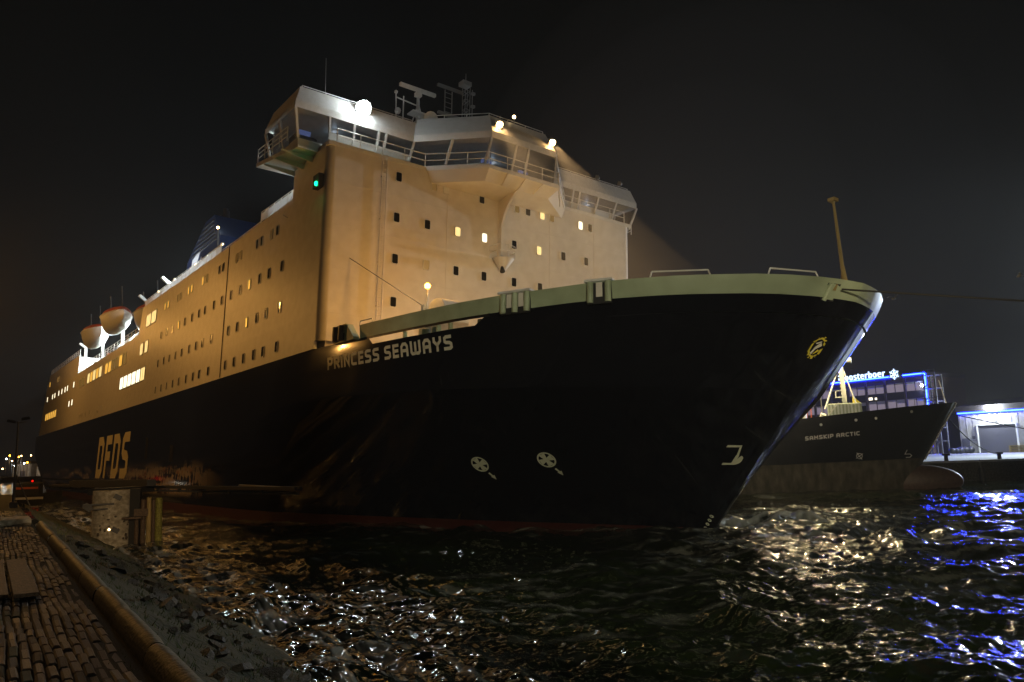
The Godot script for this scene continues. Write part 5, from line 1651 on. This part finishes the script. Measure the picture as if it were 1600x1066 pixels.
func build_cargo_ship() -> void:
	var o := thing("cargo_ship", "dark cargo ship with rusty bulbous bow moored at the far quay", "cargo ship", at(Vector3(38.5, 0, -74.0), -0.336))
	var side_mesh := func(lo: float, hi: float) -> MB:
		var b := MB.new()
		for s in [1.0, -1.0]:
			var ps := []
			for j in 13:
				var row := []
				for i in 61:
					var t := 1.0 - pow(1.0 - i / 60.0, 2.0)
					var xm := lerpf(-42.0, 1.0, t)
					var y0 := lo if lo < 0.0 else 2.5 + 0.02 * maxf(0.0, xm + 12.0)
					var y1 := 2.5 + 0.02 * maxf(0.0, xm + 12.0) if hi < 3.0 else cargo_sheer(lerpf(-42.0, 2.7, t))
					var y := lerpf(y0, y1, j / 12.0)
					var x := lerpf(-42.0, cargo_stem(y), t)
					row.append(Vector3(x, y, s * cargo_breadth(x, y)))
				ps.append(row)
			b.grid(ps, Vector3(-15, 3, 0))
		return b
	part("hull", side_mesh.call(2.5, 8.0), M.cargo_hull, o)
	part("boot_topping", side_mesh.call(-2.0, 2.5), M.cargo_boot, o)
	part("bulbous_bow", MB.new().sphere(Vector3(-1.4, 0.6, 0), Vector3(4.05, 1.55, 0.98), 32, 20), M.bulb_red, o)
	part("transom", MB.new().box(Vector3(-42.0, 3.0, 0), Vector3(0.3, 7.0, 10.8)), M.cargo_hull, o)
	var dk := MB.new()
	var l := []
	var r := []
	for i in 41:
		var x := lerpf(-42.0, 1.9, i / 40.0)
		l.append(Vector3(x, cargo_sheer(x) - 0.9, cargo_breadth(x, 6.0)))
		r.append(Vector3(x, cargo_sheer(x) - 0.9, -cargo_breadth(x, 6.0)))
	part("main_deck", dk.grid([l, r], Vector3(-10, -50, 0)), M.deck_green, o)
	# pale stem bar
	part("stem_bar", MB.new().tube(Vector3(cargo_stem(2.6) + 0.03, 2.6, 0), Vector3(cargo_stem(7.7) + 0.03, 7.72, 0), 0.08, 0.1, 8), M.letter_grey, o)
	var cb := func(x: float, y: float) -> float: return cargo_breadth(x, y)
	lettering(o, "ship_name", "SAMSKIP ARCTIC", -10.75, -6.05, 4.66, 0.36, 1.0, 0.085, cb, M.letter_grey, 0.0, 0.02, 0.07)
	var tm := ring(Vector2(-6.2, 3.1), 0.22, 0.27, 20)
	for k in 4:
		var d := Vector2.from_angle(k * PI / 2 + 0.6)
		tm.append_array(stroke(PackedVector2Array([Vector2(-6.2, 3.1), Vector2(-6.2, 3.1) + d * 0.36]), 0.05))
	part("thruster_mark", on_surface(tm, cb, 0.03), M.letter_grey, o)
	var bm := stroke(PackedVector2Array([Vector2(-2.0, 3.5), Vector2(-2.2, 3.15), Vector2(-1.75, 3.15), Vector2(-1.6, 3.0), Vector2(-1.75, 2.85), Vector2(-2.1, 2.85)]), 0.06)
	part("bulb_mark", on_surface(bm, cb, 0.03), M.letter_grey, o)
	for q in [[-9.3, 6.05], [-6.3, 6.35], [-4.6, 6.45], [-1.5, 6.95]]:
		part("mooring_hole", on_surface(ring(Vector2(q[0], q[1]), 0.0, 0.13, 12), cb, 0.02), M.cargo_white, o)
	# foremast with ladder, struts, horn
	var mh := part("mast_house", MB.new().chbox(Vector3(-7.0, 6.95, 1.6), Vector3(2.9, 2.15, 2.6), 0.06), M.container_green, o)
	for k in 9:
		part("corrugation", MB.new().box(Vector3(-8.2 + k * 0.3, 6.95, 2.93), Vector3(0.16, 1.98, 0.07)), M.container_blue, mh)
	var ms := part("foremast", MB.new().beam(Vector3(-6.85, 7.9, 0.9), Vector3(-7.05, 15.2, 0.9), 0.42, 0.42), M.cargo_white, o)
	for k in 20:
		part("mast_rung", MB.new().box(Vector3(-7.13 - k * 0.01, 8.2 + k * 0.34, 1.1), Vector3(0.14, 0.14, 0.06)), M.black_steel, ms)
	part("mast_strut", MB.new().tube(Vector3(-6.95, 12.0, 0.9), Vector3(-8.7, 7.6, 1.8), 0.08, 0.08, 8), M.cargo_white, ms)
	part("mast_strut", MB.new().tube(Vector3(-6.9, 12.0, 0.9), Vector3(-5.9, 8.0, 1.6), 0.06, 0.06, 8), M.cargo_white, ms)
	part("mast_platform", MB.new().box(Vector3(-7.3, 8.7, 1.1), Vector3(0.7, 0.08, 0.7)).box(Vector3(-7.6, 9.0, 1.1), Vector3(0.05, 0.6, 0.6)).box(Vector3(-7.3, 9.3, 1.4), Vector3(0.6, 0.05, 0.05)), M.cargo_white, ms)
	part("horn", MB.new().tube(Vector3(-6.7, 12.2, 1.1), Vector3(-5.95, 12.2, 1.2), 0.12, 0.26, 12).box(Vector3(-6.6, 12.25, 1.0), Vector3(0.6, 0.4, 0.4)), M.cargo_white, ms)
	part("top_pole", MB.new().tube(Vector3(-7.0, 15.0, 0.9), Vector3(-6.7, 18.6, 0.9), 0.06, 0.04, 8), M.orange_paint, ms)
	part("guy_plate", MB.new().prism(PackedVector2Array([Vector2(0, 0), Vector2(0.8, 0), Vector2(0.05, 0.75)]), Transform3D(Basis.IDENTITY, Vector3(-6.2, 8.0, 1.2)), 0.06), M.mark_yellow, ms)
	part("mast_ramp", MB.new().beam(Vector3(-8.8, 6.6, 3.1), Vector3(-7.5, 8.1, 3.05), 0.12, 0.1), M.cargo_white, o)
	# pale ventilator drum, ribbed coaming and orange ladder aft of the mast
	part("ventilator_drum", MB.new().tube(Vector3(-11.3, 5.6, 1.2), Vector3(-11.3, 11.0, 1.2), 0.95, 0.95, 24), M.cargo_white, o)
	for k in 8:
		part("coaming_rib", MB.new().box(Vector3(-12.6 - k * 0.32, 6.9, 2.2), Vector3(0.14, 2.6, 0.3)), M.cargo_white, o)
	part("hatch_coaming", MB.new().chbox(Vector3(-26.0, 7.0, 0), Vector3(26, 2.4, 8.4), 0.1), M.container_green, o)
	var ld := MB.new()
	for dx in [0.0, 0.35]:
		ld.beam(Vector3(-10.35 + dx, 6.2, 1.7), Vector3(-10.25 + dx, 9.5, 1.7), 0.07, 0.07)
	for k in 4:
		ld.box(Vector3(-10.15, 6.8 + k * 0.8, 1.7), Vector3(0.4, 0.07, 0.07))
	part("deck_ladder", ld, M.orange_paint, o)
	part("deck_vent", MB.new().tube(Vector3(-9.3, 6.2, 2.2), Vector3(-8.9, 7.1, 2.6), 0.2, 0.28, 10), M.cargo_white, o)
	railing(o, [Vector3(-1.0, 7.5, 2.0), Vector3(1.6, 7.75, 0.5)], 0.6, 1, 1.2, M.black_steel, 0.02)
	part("stem_pole", MB.new().tube(Vector3(1.95, 7.6, 0), Vector3(1.5, 9.9, 0), 0.05, 0.03, 6), M.letter_grey, o)
	# working lights of the cargo deck, most of them behind the ferry's bow
	for q in [Vector3(-13.5, 12.5, 3.4), Vector3(-9.0, 14.2, 2.6)]:
		var dl := part("deck_floodlight", MB.new().box(q + Vector3(-0.1, 0.15, 0), Vector3(0.4, 0.25, 0.4)).tube(Vector3(q.x, 6.5, q.z - 0.3), q + Vector3(0, 0, -0.3), 0.05, 0.05, 6), M.fitting, o)
		part("lamp_lens", MB.new().sphere(q, Vector3(0.16, 0.1, 0.16), 8, 6), M.lamp_warm, dl)
		omni(dl, q - Vector3(0, 0.05, 0), Color(1.0, 0.90, 0.68), 95.0, 0.12)

# ------------------------------------------------------------------ office block and warehouse
func shore() -> Transform3D:
	return at(Vector3(77.38, 2.25, -133.13), -1.03)

func neon(parent: Node3D, a: Vector3, b: Vector3, e: float) -> void:
	var o := part("neon_tube", MB.new().tube(a, b, 0.16, 0.16, 8), M.neon_blue, parent)
	part("neon_core", MB.new().tube(a + Vector3(0, 0, 0.11), b + Vector3(0, 0, 0.11), 0.075, 0.075, 6), M.neon_core, o)
	var l := AreaLight3D.new()
	l.name = "neon_light"
	var x := (b - a).normalized()
	var z := Vector3(0, 0, -1)
	l.transform = Transform3D(Basis(x, z.cross(x), z), (a + b) / 2.0 + Vector3(0, 0, 0.22))
	l.area_size = Vector2(a.distance_to(b), 0.12)
	l.area_normalize_energy = true
	l.light_color = Color(0.05, 0.16, 1.0)
	l.light_energy = e * 3.0
	l.area_range = 200.0
	l.shadow_enabled = true
	parent.add_child(l, true)

func build_office() -> void:
	var o := thing("office_building", "dark office block edged with blue neon and a lit white sign", "building", shore())
	part("wall", MB.new().box(Vector3(-29.0, 6.9, -6.2), Vector3(43.0, 13.8, 12)), M.office_brown, o)
	part("parapet", MB.new().box(Vector3(-29.0, 14.1, -6.2), Vector3(43.3, 0.8, 12.3)), M.office_band, o)
	part("roof_house", MB.new().box(Vector3(-30.5, 15.9, -4.0), Vector3(7.5, 2.8, 6)), M.office_frame, o)
	for k in 9:
		var px := -7.7 - k * 3.95
		part("pier", MB.new().box(Vector3(px, 6.9, -0.1), Vector3(0.42, 13.7, 0.34)), M.office_frame, o)
	for row in 4:
		var y: float = [12.2, 9.15, 6.1, 2.6][row]
		part("floor_band", MB.new().box(Vector3(-27.0, y - 1.5, -0.14), Vector3(38.4, 1.25, 0.2)), M.office_band, o)
		for k in 8:
			var xc := -9.67 - k * 3.95
			for s in [-1.0, 1.0]:
				var w := 1.72
				var wx: float = xc + s * 0.87
				var lit: Material = M.office_pane if (k + row) % 5 != 4 else M.dark_glass
				var f := MB.new()
				for q in [-1.0, 1.0]:
					f.box(Vector3(wx + q * (w / 2), y, -0.1), Vector3(0.08, 1.75, 0.14))
					f.box(Vector3(wx, y + q * 0.85, -0.1), Vector3(w - 0.08, 0.08, 0.14))
				var win := part("window", f, M.office_frame, o)
				part("pane", MB.new().box(Vector3(wx, y, -0.16), Vector3(w - 0.1, 1.66, 0.03)), lit, win)
				var drop := 0.15 + 0.5 * rng.randf()
				part("blind", MB.new().box(Vector3(wx, y + 0.83 - drop / 2, -0.13), Vector3(w - 0.14, drop, 0.02)), M.blind, win)
	part("lit_window", MB.new().box(Vector3(-18.7, 10.55, 0.03), Vector3(0.75, 0.5, 0.06)), M.office_lit, o)
	part("lit_window", MB.new().box(Vector3(-17.6, 10.5, 0.03), Vector3(0.4, 0.4, 0.06)), M.office_lit, o)
	var wl := part("wall_lamp", MB.new().box(Vector3(-8.1, 12.25, 0.15), Vector3(0.5, 0.3, 0.3)), M.fitting, o)
	part("lamp_lens", MB.new().sphere(Vector3(-8.1, 12.15, 0.34), Vector3(0.3, 0.22, 0.1), 10, 6), M.lamp_white, wl)
	omni(wl, Vector3(-8.1, 12.1, 0.6), Color(0.8, 0.88, 1.0), 3.0, 0.15)
	neon(o, Vector3(-31.5, 14.3, 0.2), Vector3(-14.4, 14.3, 0.2), 80.0)
	neon(o, Vector3(-11.65, 14.3, 0.2), Vector3(-7.5, 14.3, 0.2), 20.0)
	neon(o, Vector3(-7.45, 14.25, 0.2), Vector3(-7.45, 1.4, 0.2), 60.0)
	# illuminated sign and snow-crystal emblem
	var sg := Node3D.new()
	sg.name = "illuminated_sign"
	o.add_child(sg, true)
	var tm := TextMesh.new()
	tm.text = "Kloosterboer"
	var sf := SystemFont.new()
	sf.font_names = PackedStringArray(["Droid Sans"])
	sf.font_weight = 700
	tm.font = sf
	tm.font_size = 64
	tm.pixel_size = 0.0255
	tm.depth = 0.12
	tm.horizontal_alignment = HORIZONTAL_ALIGNMENT_CENTER
	put("sign_lettering", tm, M.neon_white, sg, Transform3D(Basis.IDENTITY, Vector3(-20.2, 15.05, 0.25)))
	var sc := MB.new()
	var c := Vector3(-13.3, 14.7, 0.25)
	for k in 6:
		var d := Vector3(cos(k * PI / 3 + PI / 6), sin(k * PI / 3 + PI / 6), 0)
		sc.beam(c + d * 0.15, c + d * 1.0, 0.16, 0.1, Vector3.BACK)
		for s in [-1.0, 1.0]:
			var e := Vector3(cos(k * PI / 3 + PI / 6 + s * 0.9), sin(k * PI / 3 + PI / 6 + s * 0.9), 0)
			sc.beam(c + d * 0.5, c + d * 0.5 + e * 0.38, 0.12, 0.09, Vector3.BACK)
	sc.tube(c - Vector3(0, 0, 0.05), c + Vector3(0, 0, 0.05), 0.3, 0.3, 6)
	part("sign_emblem", sc, M.neon_white, sg)
	var l := AreaLight3D.new()
	l.name = "sign_light"
	l.transform = Transform3D(Basis(Vector3.RIGHT, Vector3.DOWN, Vector3.FORWARD), Vector3(-18.5, 15.0, 0.5))
	l.area_size = Vector2(10.0, 1.0)
	l.area_normalize_energy = true
	l.light_color = Color(0.45, 0.62, 1.0)
	l.light_energy = 30.0
	l.area_range = 200.0
	l.shadow_enabled = true
	sg.add_child(l)

func build_shed() -> void:
	var o := thing("warehouse", "pale warehouse with blue neon eaves and a big dark roller door", "warehouse", shore() * Transform3D(Basis.IDENTITY, Vector3(0, 0, 0.06)))
	part("wall", MB.new().box(Vector3(18.5, 3.45, -9.0), Vector3(42.0, 6.9, 17.9)), M.wall_cladding, o)
	for k in 40:
		part("cladding_rib", MB.new().box(Vector3(-2.2 + k * 1.03, 5.7 if k in [3, 4, 5, 6, 7, 8] else 3.4, -0.03), Vector3(0.06, 2.2 if k in [3, 4, 5, 6, 7, 8] else 6.8, 0.03)), M.wall_cladding, o)
	part("roof", MB.new().prism(PackedVector2Array([Vector2(-0.4, 0), Vector2(18.4, 0), Vector2(18.4, 0.6), Vector2(9.0, 2.2), Vector2(-0.4, 1.0)]), Transform3D(Basis(Vector3(0, 0, -1), Vector3.UP, Vector3(1, 0, 0)), Vector3(-2.6, 6.91, 0)), 42.3), M.office_band, o)
	var dr := part("roller_door", MB.new().box(Vector3(3.66, 2.28, -0.02), Vector3(6.0, 4.5, 0.08)), M.door_grey, o)
	for k in 17:
		part("door_slat", MB.new().box(Vector3(3.66, 0.2 + k * 0.265, 0.035), Vector3(5.95, 0.22, 0.03)), M.door_grey, dr)
	part("door_frame", MB.new().box(Vector3(0.56, 2.35, 0.06), Vector3(0.2, 4.7, 0.26)).box(Vector3(6.78, 2.35, 0.06), Vector3(0.2, 4.7, 0.26)).box(Vector3(3.67, 4.68, 0.06), Vector3(6.0, 0.22, 0.26)), M.cargo_white, dr)
	var sd := part("side_door", MB.new().box(Vector3(-1.6, 1.25, -0.02), Vector3(1.3, 2.5, 0.1)), M.door_grey, o)
	part("handle", MB.new().box(Vector3(-1.15, 1.15, 0.06), Vector3(0.16, 0.05, 0.06)), M.steel, sd)
	var sn := part("number_sign", MB.new().box(Vector3(-0.2, 2.6, -0.01), Vector3(0.5, 0.5, 0.05)), M.sign_grey, o)
	part("sign_bar", MB.new().box(Vector3(-0.2, 2.15, 0.0), Vector3(0.9, 0.08, 0.05)), M.sign_grey, sn)
	part("wall_marker", MB.new().box(Vector3(3.6, 5.25, 0.02), Vector3(0.5, 0.3, 0.05)), M.sign_grey, o)
	neon(o, Vector3(-2.4, 6.76, 0.12), Vector3(39.0, 6.76, 0.12), 130.0)
	var wl := part("wall_lamp", MB.new().box(Vector3(3.4, 7.7, 0.35), Vector3(0.6, 0.25, 0.5)), M.fitting, o)
	part("lamp_lens", MB.new().sphere(Vector3(3.4, 7.5, 0.5), Vector3(0.24, 0.14, 0.2), 10, 6), M.lamp_white, wl)
	omni(wl, Vector3(3.4, 7.42, 0.9), Color(0.92, 0.96, 1.0), 140.0, 0.18)

func build_apron_things() -> void:
	# steel stair and loading gantry between the office and the warehouse
	var g := thing("loading_gantry", "dark lattice loading gantry standing between office block and warehouse", "gantry", shore() * Transform3D(Basis.IDENTITY, Vector3(-4.2, 0, 4.5)))
	for q in [Vector2(-1.0, 0), Vector2(1.0, 0), Vector2(-1.0, -2), Vector2(1.0, -2)]:
		part("gantry_leg", MB.new().beam(Vector3(q.x, 0, q.y), Vector3(q.x, 13.6, q.y), 0.2, 0.2), M.steel, g)
	for k in 6:
		part("gantry_brace", MB.new().beam(Vector3(-1.0, k * 2.2 + 0.3, 0), Vector3(1.0, k * 2.2 + 2.4, 0), 0.1, 0.1), M.steel, g)
		part("gantry_deck", MB.new().box(Vector3(0, k * 2.25 + 2.2, -1.0), Vector3(2.3, 0.1, 2.3)), M.steel, g)
		railing(g, [Vector3(-1.1, k * 2.25 + 2.25, 0.1), Vector3(1.1, k * 2.25 + 2.25, 0.1)], 0.9, 2, 1.1, M.steel, 0.03)
	part("gantry_arm", MB.new().beam(Vector3(0.6, 4.2, 0), Vector3(2.8, 5.8, 1.0), 0.14, 0.14), M.cargo_white, g)
	var bl := [["black mooring bollard near the apron edge holding a slack rope", 49.9, -82.0], ["small black bollard at the apron edge by the cargo bow", 44.2, -81.6]]
	for q in bl:
		var b := thing("quay_bollard", q[0], "bollard", at(Vector3(q[1], 2.25, q[2])), "bollards on the far quay")
		part("bollard_post", MB.new().tube(Vector3.ZERO, Vector3(0, 0.55, 0), 0.2, 0.18, 12), M.black_steel, b)
		part("bollard_head", MB.new().chbox(Vector3(0, 0.62, 0), Vector3(0.62, 0.2, 0.42), 0.05), M.black_steel, b)
	for q in [["heap of dark fenders on the apron left of the gantry foot", 73.6, -132.5, 0.8], ["rounder heap of dark fenders on the apron right of the gantry foot", 76.0, -134.0, 0.95]]:
		var t := thing("fender_heap", q[0], "fender", at(Vector3(q[1], 2.25, q[2])), "fender heaps on the apron")
		for k in 3:
			part("fender_ball", MB.new().sphere(Vector3((k - 1) * 0.75 * q[3], 0.62 * q[3], 0.1 * k), Vector3(0.75, 0.62, 0.7) * q[3], 12, 8), M.black_steel, t)
	var pl := thing("pallet_stack", "stack of wooden pallets beside the roller door", "pallets", at(Vector3(80.9, 2.25, -127.5), -1.0))
	for k in 5:
		part("pallet", MB.new().box(Vector3(0.05 * (k % 2), 0.1 + k * 0.24, 0), Vector3(2.6, 0.09, 1.2)).box(Vector3(-1.1, 0.0 + k * 0.24, 0), Vector3(0.15, 0.12, 1.2)).box(Vector3(1.1, 0.0 + k * 0.24, 0), Vector3(0.15, 0.12, 1.2)), M.wood_pale, pl)
	# tall floodlight mast beyond the right edge of the picture
	var fm := thing("floodlight_mast", "tall white floodlight mast on the far quay beyond the right edge", "floodlight mast", at(Vector3(76.0, 2.25, -98.0)))
	part("mast_shaft", MB.new().tube(Vector3.ZERO, Vector3(0, 15.0, 0), 0.22, 0.14, 12), M.steel, fm)
	for s in [-0.7, 0.7]:
		var h := part("flood_head", MB.new().box(Vector3(s, 15.2, 0.1), Vector3(0.9, 0.5, 0.4)), M.fitting, fm)
		part("lamp_lens", MB.new().sphere(Vector3(s, 15.1, 0.34), Vector3(0.24, 0.2, 0.12), 10, 6), M.lamp_white, h)
		omni(h, Vector3(s, 15.1, 0.6), Color(0.90, 0.97, 1.0), 1200.0, 0.2)
	# mooring lines of the cargo ship
	rope("mooring_line", "taut dark mooring line from cargo bow running right along the warehouse", Vector3(41.2, 6.85, -74.8), Vector3(75.0, 2.7, -90.0), 0.5, 0.05)
	rope("mooring_line", "slack dark mooring line from cargo bow down to the bollard", Vector3(41.0, 6.6, -74.9), Vector3(49.9, 2.75, -82.0), 0.75, 0.05)

func build_tug() -> void:
	# the tug on the end of the tow line, beyond the right edge: its working floodlights fall on the bow and the deckhouse front
	var o := thing("tug_boat", "harbour tug at the end of the tow line beyond the right edge", "tug", at(Vector3(64.0, 0, -18.0), 0.55))
	for sd in [1.0, -1.0]:
		var ps := []
		for j in 6:
			var row := []
			var y := lerpf(-1.0, 2.3, j / 5.0)
			for i in 25:
				var u := i / 24.0 * 2.0 - 1.0
				var w := 4.4 * pow(maxf(0.0, 1.0 - pow(absf(u), 3.0 if u > 0 else 6.0)), 0.6) * (0.8 + 0.04 * j)
				row.append(Vector3(u * 13.0, y + 1.2 * pow(maxf(u, 0.0), 2.0) * j / 5.0, sd * w))
			ps.append(row)
		part("tug_hull", MB.new().grid(ps, Vector3(0, 0.5, 0)), M.cargo_hull, o)
	part("tug_deck", MB.new().box(Vector3(-1, 2.0, 0), Vector3(21, 0.1, 7.4)), M.deck_green, o)
	part("tug_house", MB.new().chbox(Vector3(2.0, 3.6, 0), Vector3(7.0, 3.2, 5.0), 0.2), M.cargo_white, o)
	var wh := part("wheelhouse", MB.new().chbox(Vector3(2.8, 6.4, 0), Vector3(4.0, 2.6, 4.0), 0.3), M.cargo_white, o)
	part("wheelhouse_glass", MB.new().box(Vector3(2.8, 6.7, 0), Vector3(4.06, 1.0, 4.06)), M.dark_glass, wh)
	part("tow_post", MB.new().tube(Vector3(-4.0, 2.0, 0), Vector3(-4.0, 4.0, 0), 0.3, 0.3, 12), M.black_steel, o)
	part("tug_mast", MB.new().tube(Vector3(1.4, 7.6, 0), Vector3(1.4, 13.0, 0), 0.2, 0.1, 10), M.cargo_white, o)
	for sd in [-0.7, 0.7]:
		var h := part("flood_head", MB.new().box(Vector3(1.4, 11.6, sd), Vector3(0.5, 0.4, 0.6)), M.fitting, o)
		part("lamp_lens", MB.new().sphere(Vector3(1.1, 11.6, sd), Vector3(0.12, 0.18, 0.24), 10, 6), M.lamp_warm, h)
		var to := o.transform.affine_inverse() * (ship() * Vector3(6.0, 13.5, -2.0))
		spot(h, Vector3(0.9, 11.6, sd), to, Color(1.0, 0.88, 0.70), 140.0, 19.0, 0.25)
	var h4 := part("flood_head", MB.new().box(Vector3(1.4, 10.6, 0.0), Vector3(0.5, 0.4, 0.6)), M.fitting, o)  # extra head, added to light the near bank from the right
	part("lamp_lens", MB.new().sphere(Vector3(1.1, 10.6, 0.0), Vector3(0.12, 0.18, 0.24), 10, 6), M.lamp_warm, h4)
	spot(h4, Vector3(0.9, 10.6, 0.0), o.transform.affine_inverse() * Vector3(-6.0, 1.5, -17.0), Color(1.0, 0.97, 0.85), 650.0, 13.0, 0.25)
	var fm := thing("floodlight_mast", "unseen added floodlight mast on the near quay behind the photographer", "floodlight mast", at(Vector3.ZERO, QUAY_TURN) * Transform3D(Basis.IDENTITY, Vector3(-3.0, 2.25, 14.0)), "")  # unseen mast, added to brighten the bow, the dolphin and the cargo ship
	part("mast_shaft", MB.new().tube(Vector3.ZERO, Vector3(0, 10.0, 0), 0.16, 0.11, 12), M.steel, fm)
	var hd := part("flood_head", MB.new().box(Vector3(0, 10.1, 0.1), Vector3(0.9, 0.5, 0.4)), M.fitting, fm)
	part("lamp_lens", MB.new().sphere(Vector3(0, 10.1, -0.16), Vector3(0.36, 0.2, 0.12), 10, 6), M.lamp_white, hd)
	spot(hd, Vector3(0, 10.1, -0.4), fm.transform.affine_inverse() * (ship() * Vector3(19.5, 5.0, 4.0)), Color(1.0, 0.95, 0.80), 700.0, 18.5, 0.3)
	var h2 := part("flood_head", MB.new().box(Vector3(-0.6, 9.3, 0.1), Vector3(0.5, 0.4, 0.4)), M.fitting, fm)  # added head, narrow beam that brightens only the dolphin
	part("lamp_lens", MB.new().sphere(Vector3(-0.6, 9.3, -0.16), Vector3(0.2, 0.16, 0.12), 10, 6), M.lamp_warm, h2)
	spot(h2, Vector3(-0.6, 9.3, -0.35), fm.transform.affine_inverse() * Vector3(-22.0, 1.6, -44.0), Color(1.0, 0.84, 0.62), 950.0, 4.0, 0.2)
	var h3 := part("flood_head", MB.new().box(Vector3(0.6, 9.3, 0.1), Vector3(0.5, 0.4, 0.4)), M.fitting, fm)  # added head that brightens the cargo ship's bow
	part("lamp_lens", MB.new().sphere(Vector3(0.6, 9.3, -0.16), Vector3(0.2, 0.16, 0.12), 10, 6), M.lamp_warm, h3)
	spot(h3, Vector3(0.6, 9.3, -0.35), fm.transform.affine_inverse() * Vector3(31.0, 2.5, -72.0), Color(1.0, 0.9, 0.72), 700.0, 9.0, 0.2)

func rope(called: String, label: String, a: Vector3, b: Vector3, sag: float, r: float) -> void:
	var ps := []
	for i in 25:
		var t := i / 24.0
		ps.append(a.lerp(b, t) - Vector3(0, 4.0 * sag * t * (1.0 - t), 0))
	var o := part(called, MB.new().path(ps, r, 6), M.rope, self)
	tag(o, label, "rope", "mooring ropes")

func build_mist() -> void:
	# thin spray mist over the fore deck, thickest where the lamp beams cross it
	for k in 3:
		var fv := FogVolume.new()
		fv.name = numbered("mist")
		fv.shape = RenderingServer.FOG_VOLUME_SHAPE_ELLIPSOID
		fv.size = Vector3(22, 18, 16) * (1.0 + 0.5 * k)
		var fm := FogMaterial.new()
		fm.albedo = Color(0.9, 0.9, 0.9)
		fm.density = 0.0007
		fv.material = fm
		add_child(fv)
		fv.transform = ship() * Transform3D(Basis.IDENTITY, Vector3(13.0 + k, 19.0, -5.0 - 1.5 * k))
		tag(fv, "thin mist drifting over the ferry's fore deck in the lamp beams", "mist", "mist over the fore deck", "stuff")

func build_small_things() -> void:
	var s := ship()
	rope("tow_line", "thin dark tow line running right from the ferry's bow", s * Vector3(27.7, 10.75, 1.4), Vector3(60.0, 3.9, -20.0), 0.25, 0.045)
	for q in [["small gull flying right of the ferry's bow", Vector3(29.8, 15.26, -60.0), 0.4], ["gull flying at the right edge of the picture", Vector3(39.8, 16.73, -60.0), -0.5]]:
		var g := thing("gull", q[0], "gull", at(q[1], q[2]), "gulls in flight")
		var ps := []
		for j in 9:
			var row := []
			for i in 9:
				var t := TAU * i / 8.0
				var u := j / 8.0
				var w := 0.075 * sin(PI * pow(u, 0.7)) + 0.004
				row.append(Vector3((u - 0.5) * 0.46, cos(t) * w + 0.02 * u, sin(t) * w))
			ps.append(row)
		part("gull_body", MB.new().grid(ps, Vector3(0, 0, 0)), M.gull_white, g)
		for sd in [1.0, -1.0]:
			var w := MB.new()
			for k in 4:
				var a := k / 4.0
				var b := (k + 1) / 4.0
				var pa := Vector3(0.08 - 0.16 * a * a, 0.03 + 0.22 * sin(a * 2.4), sd * (0.04 + 0.5 * a))
				var pb := Vector3(0.08 - 0.16 * b * b, 0.03 + 0.22 * sin(b * 2.4), sd * (0.04 + 0.5 * b))
				var ca := 0.15 * (1.0 - 0.75 * a)
				var cb := 0.15 * (1.0 - 0.75 * b)
				w.quad(pa, pb, pb - Vector3(cb, 0, 0), pa - Vector3(ca, 0, 0))
				w.quad(pa - Vector3(ca, 0.012, 0), pb - Vector3(cb, 0.012, 0), pb - Vector3(0, 0.012, 0), pa - Vector3(0, 0.012, 0))
			part("gull_wing", w, M.gull_white, g)
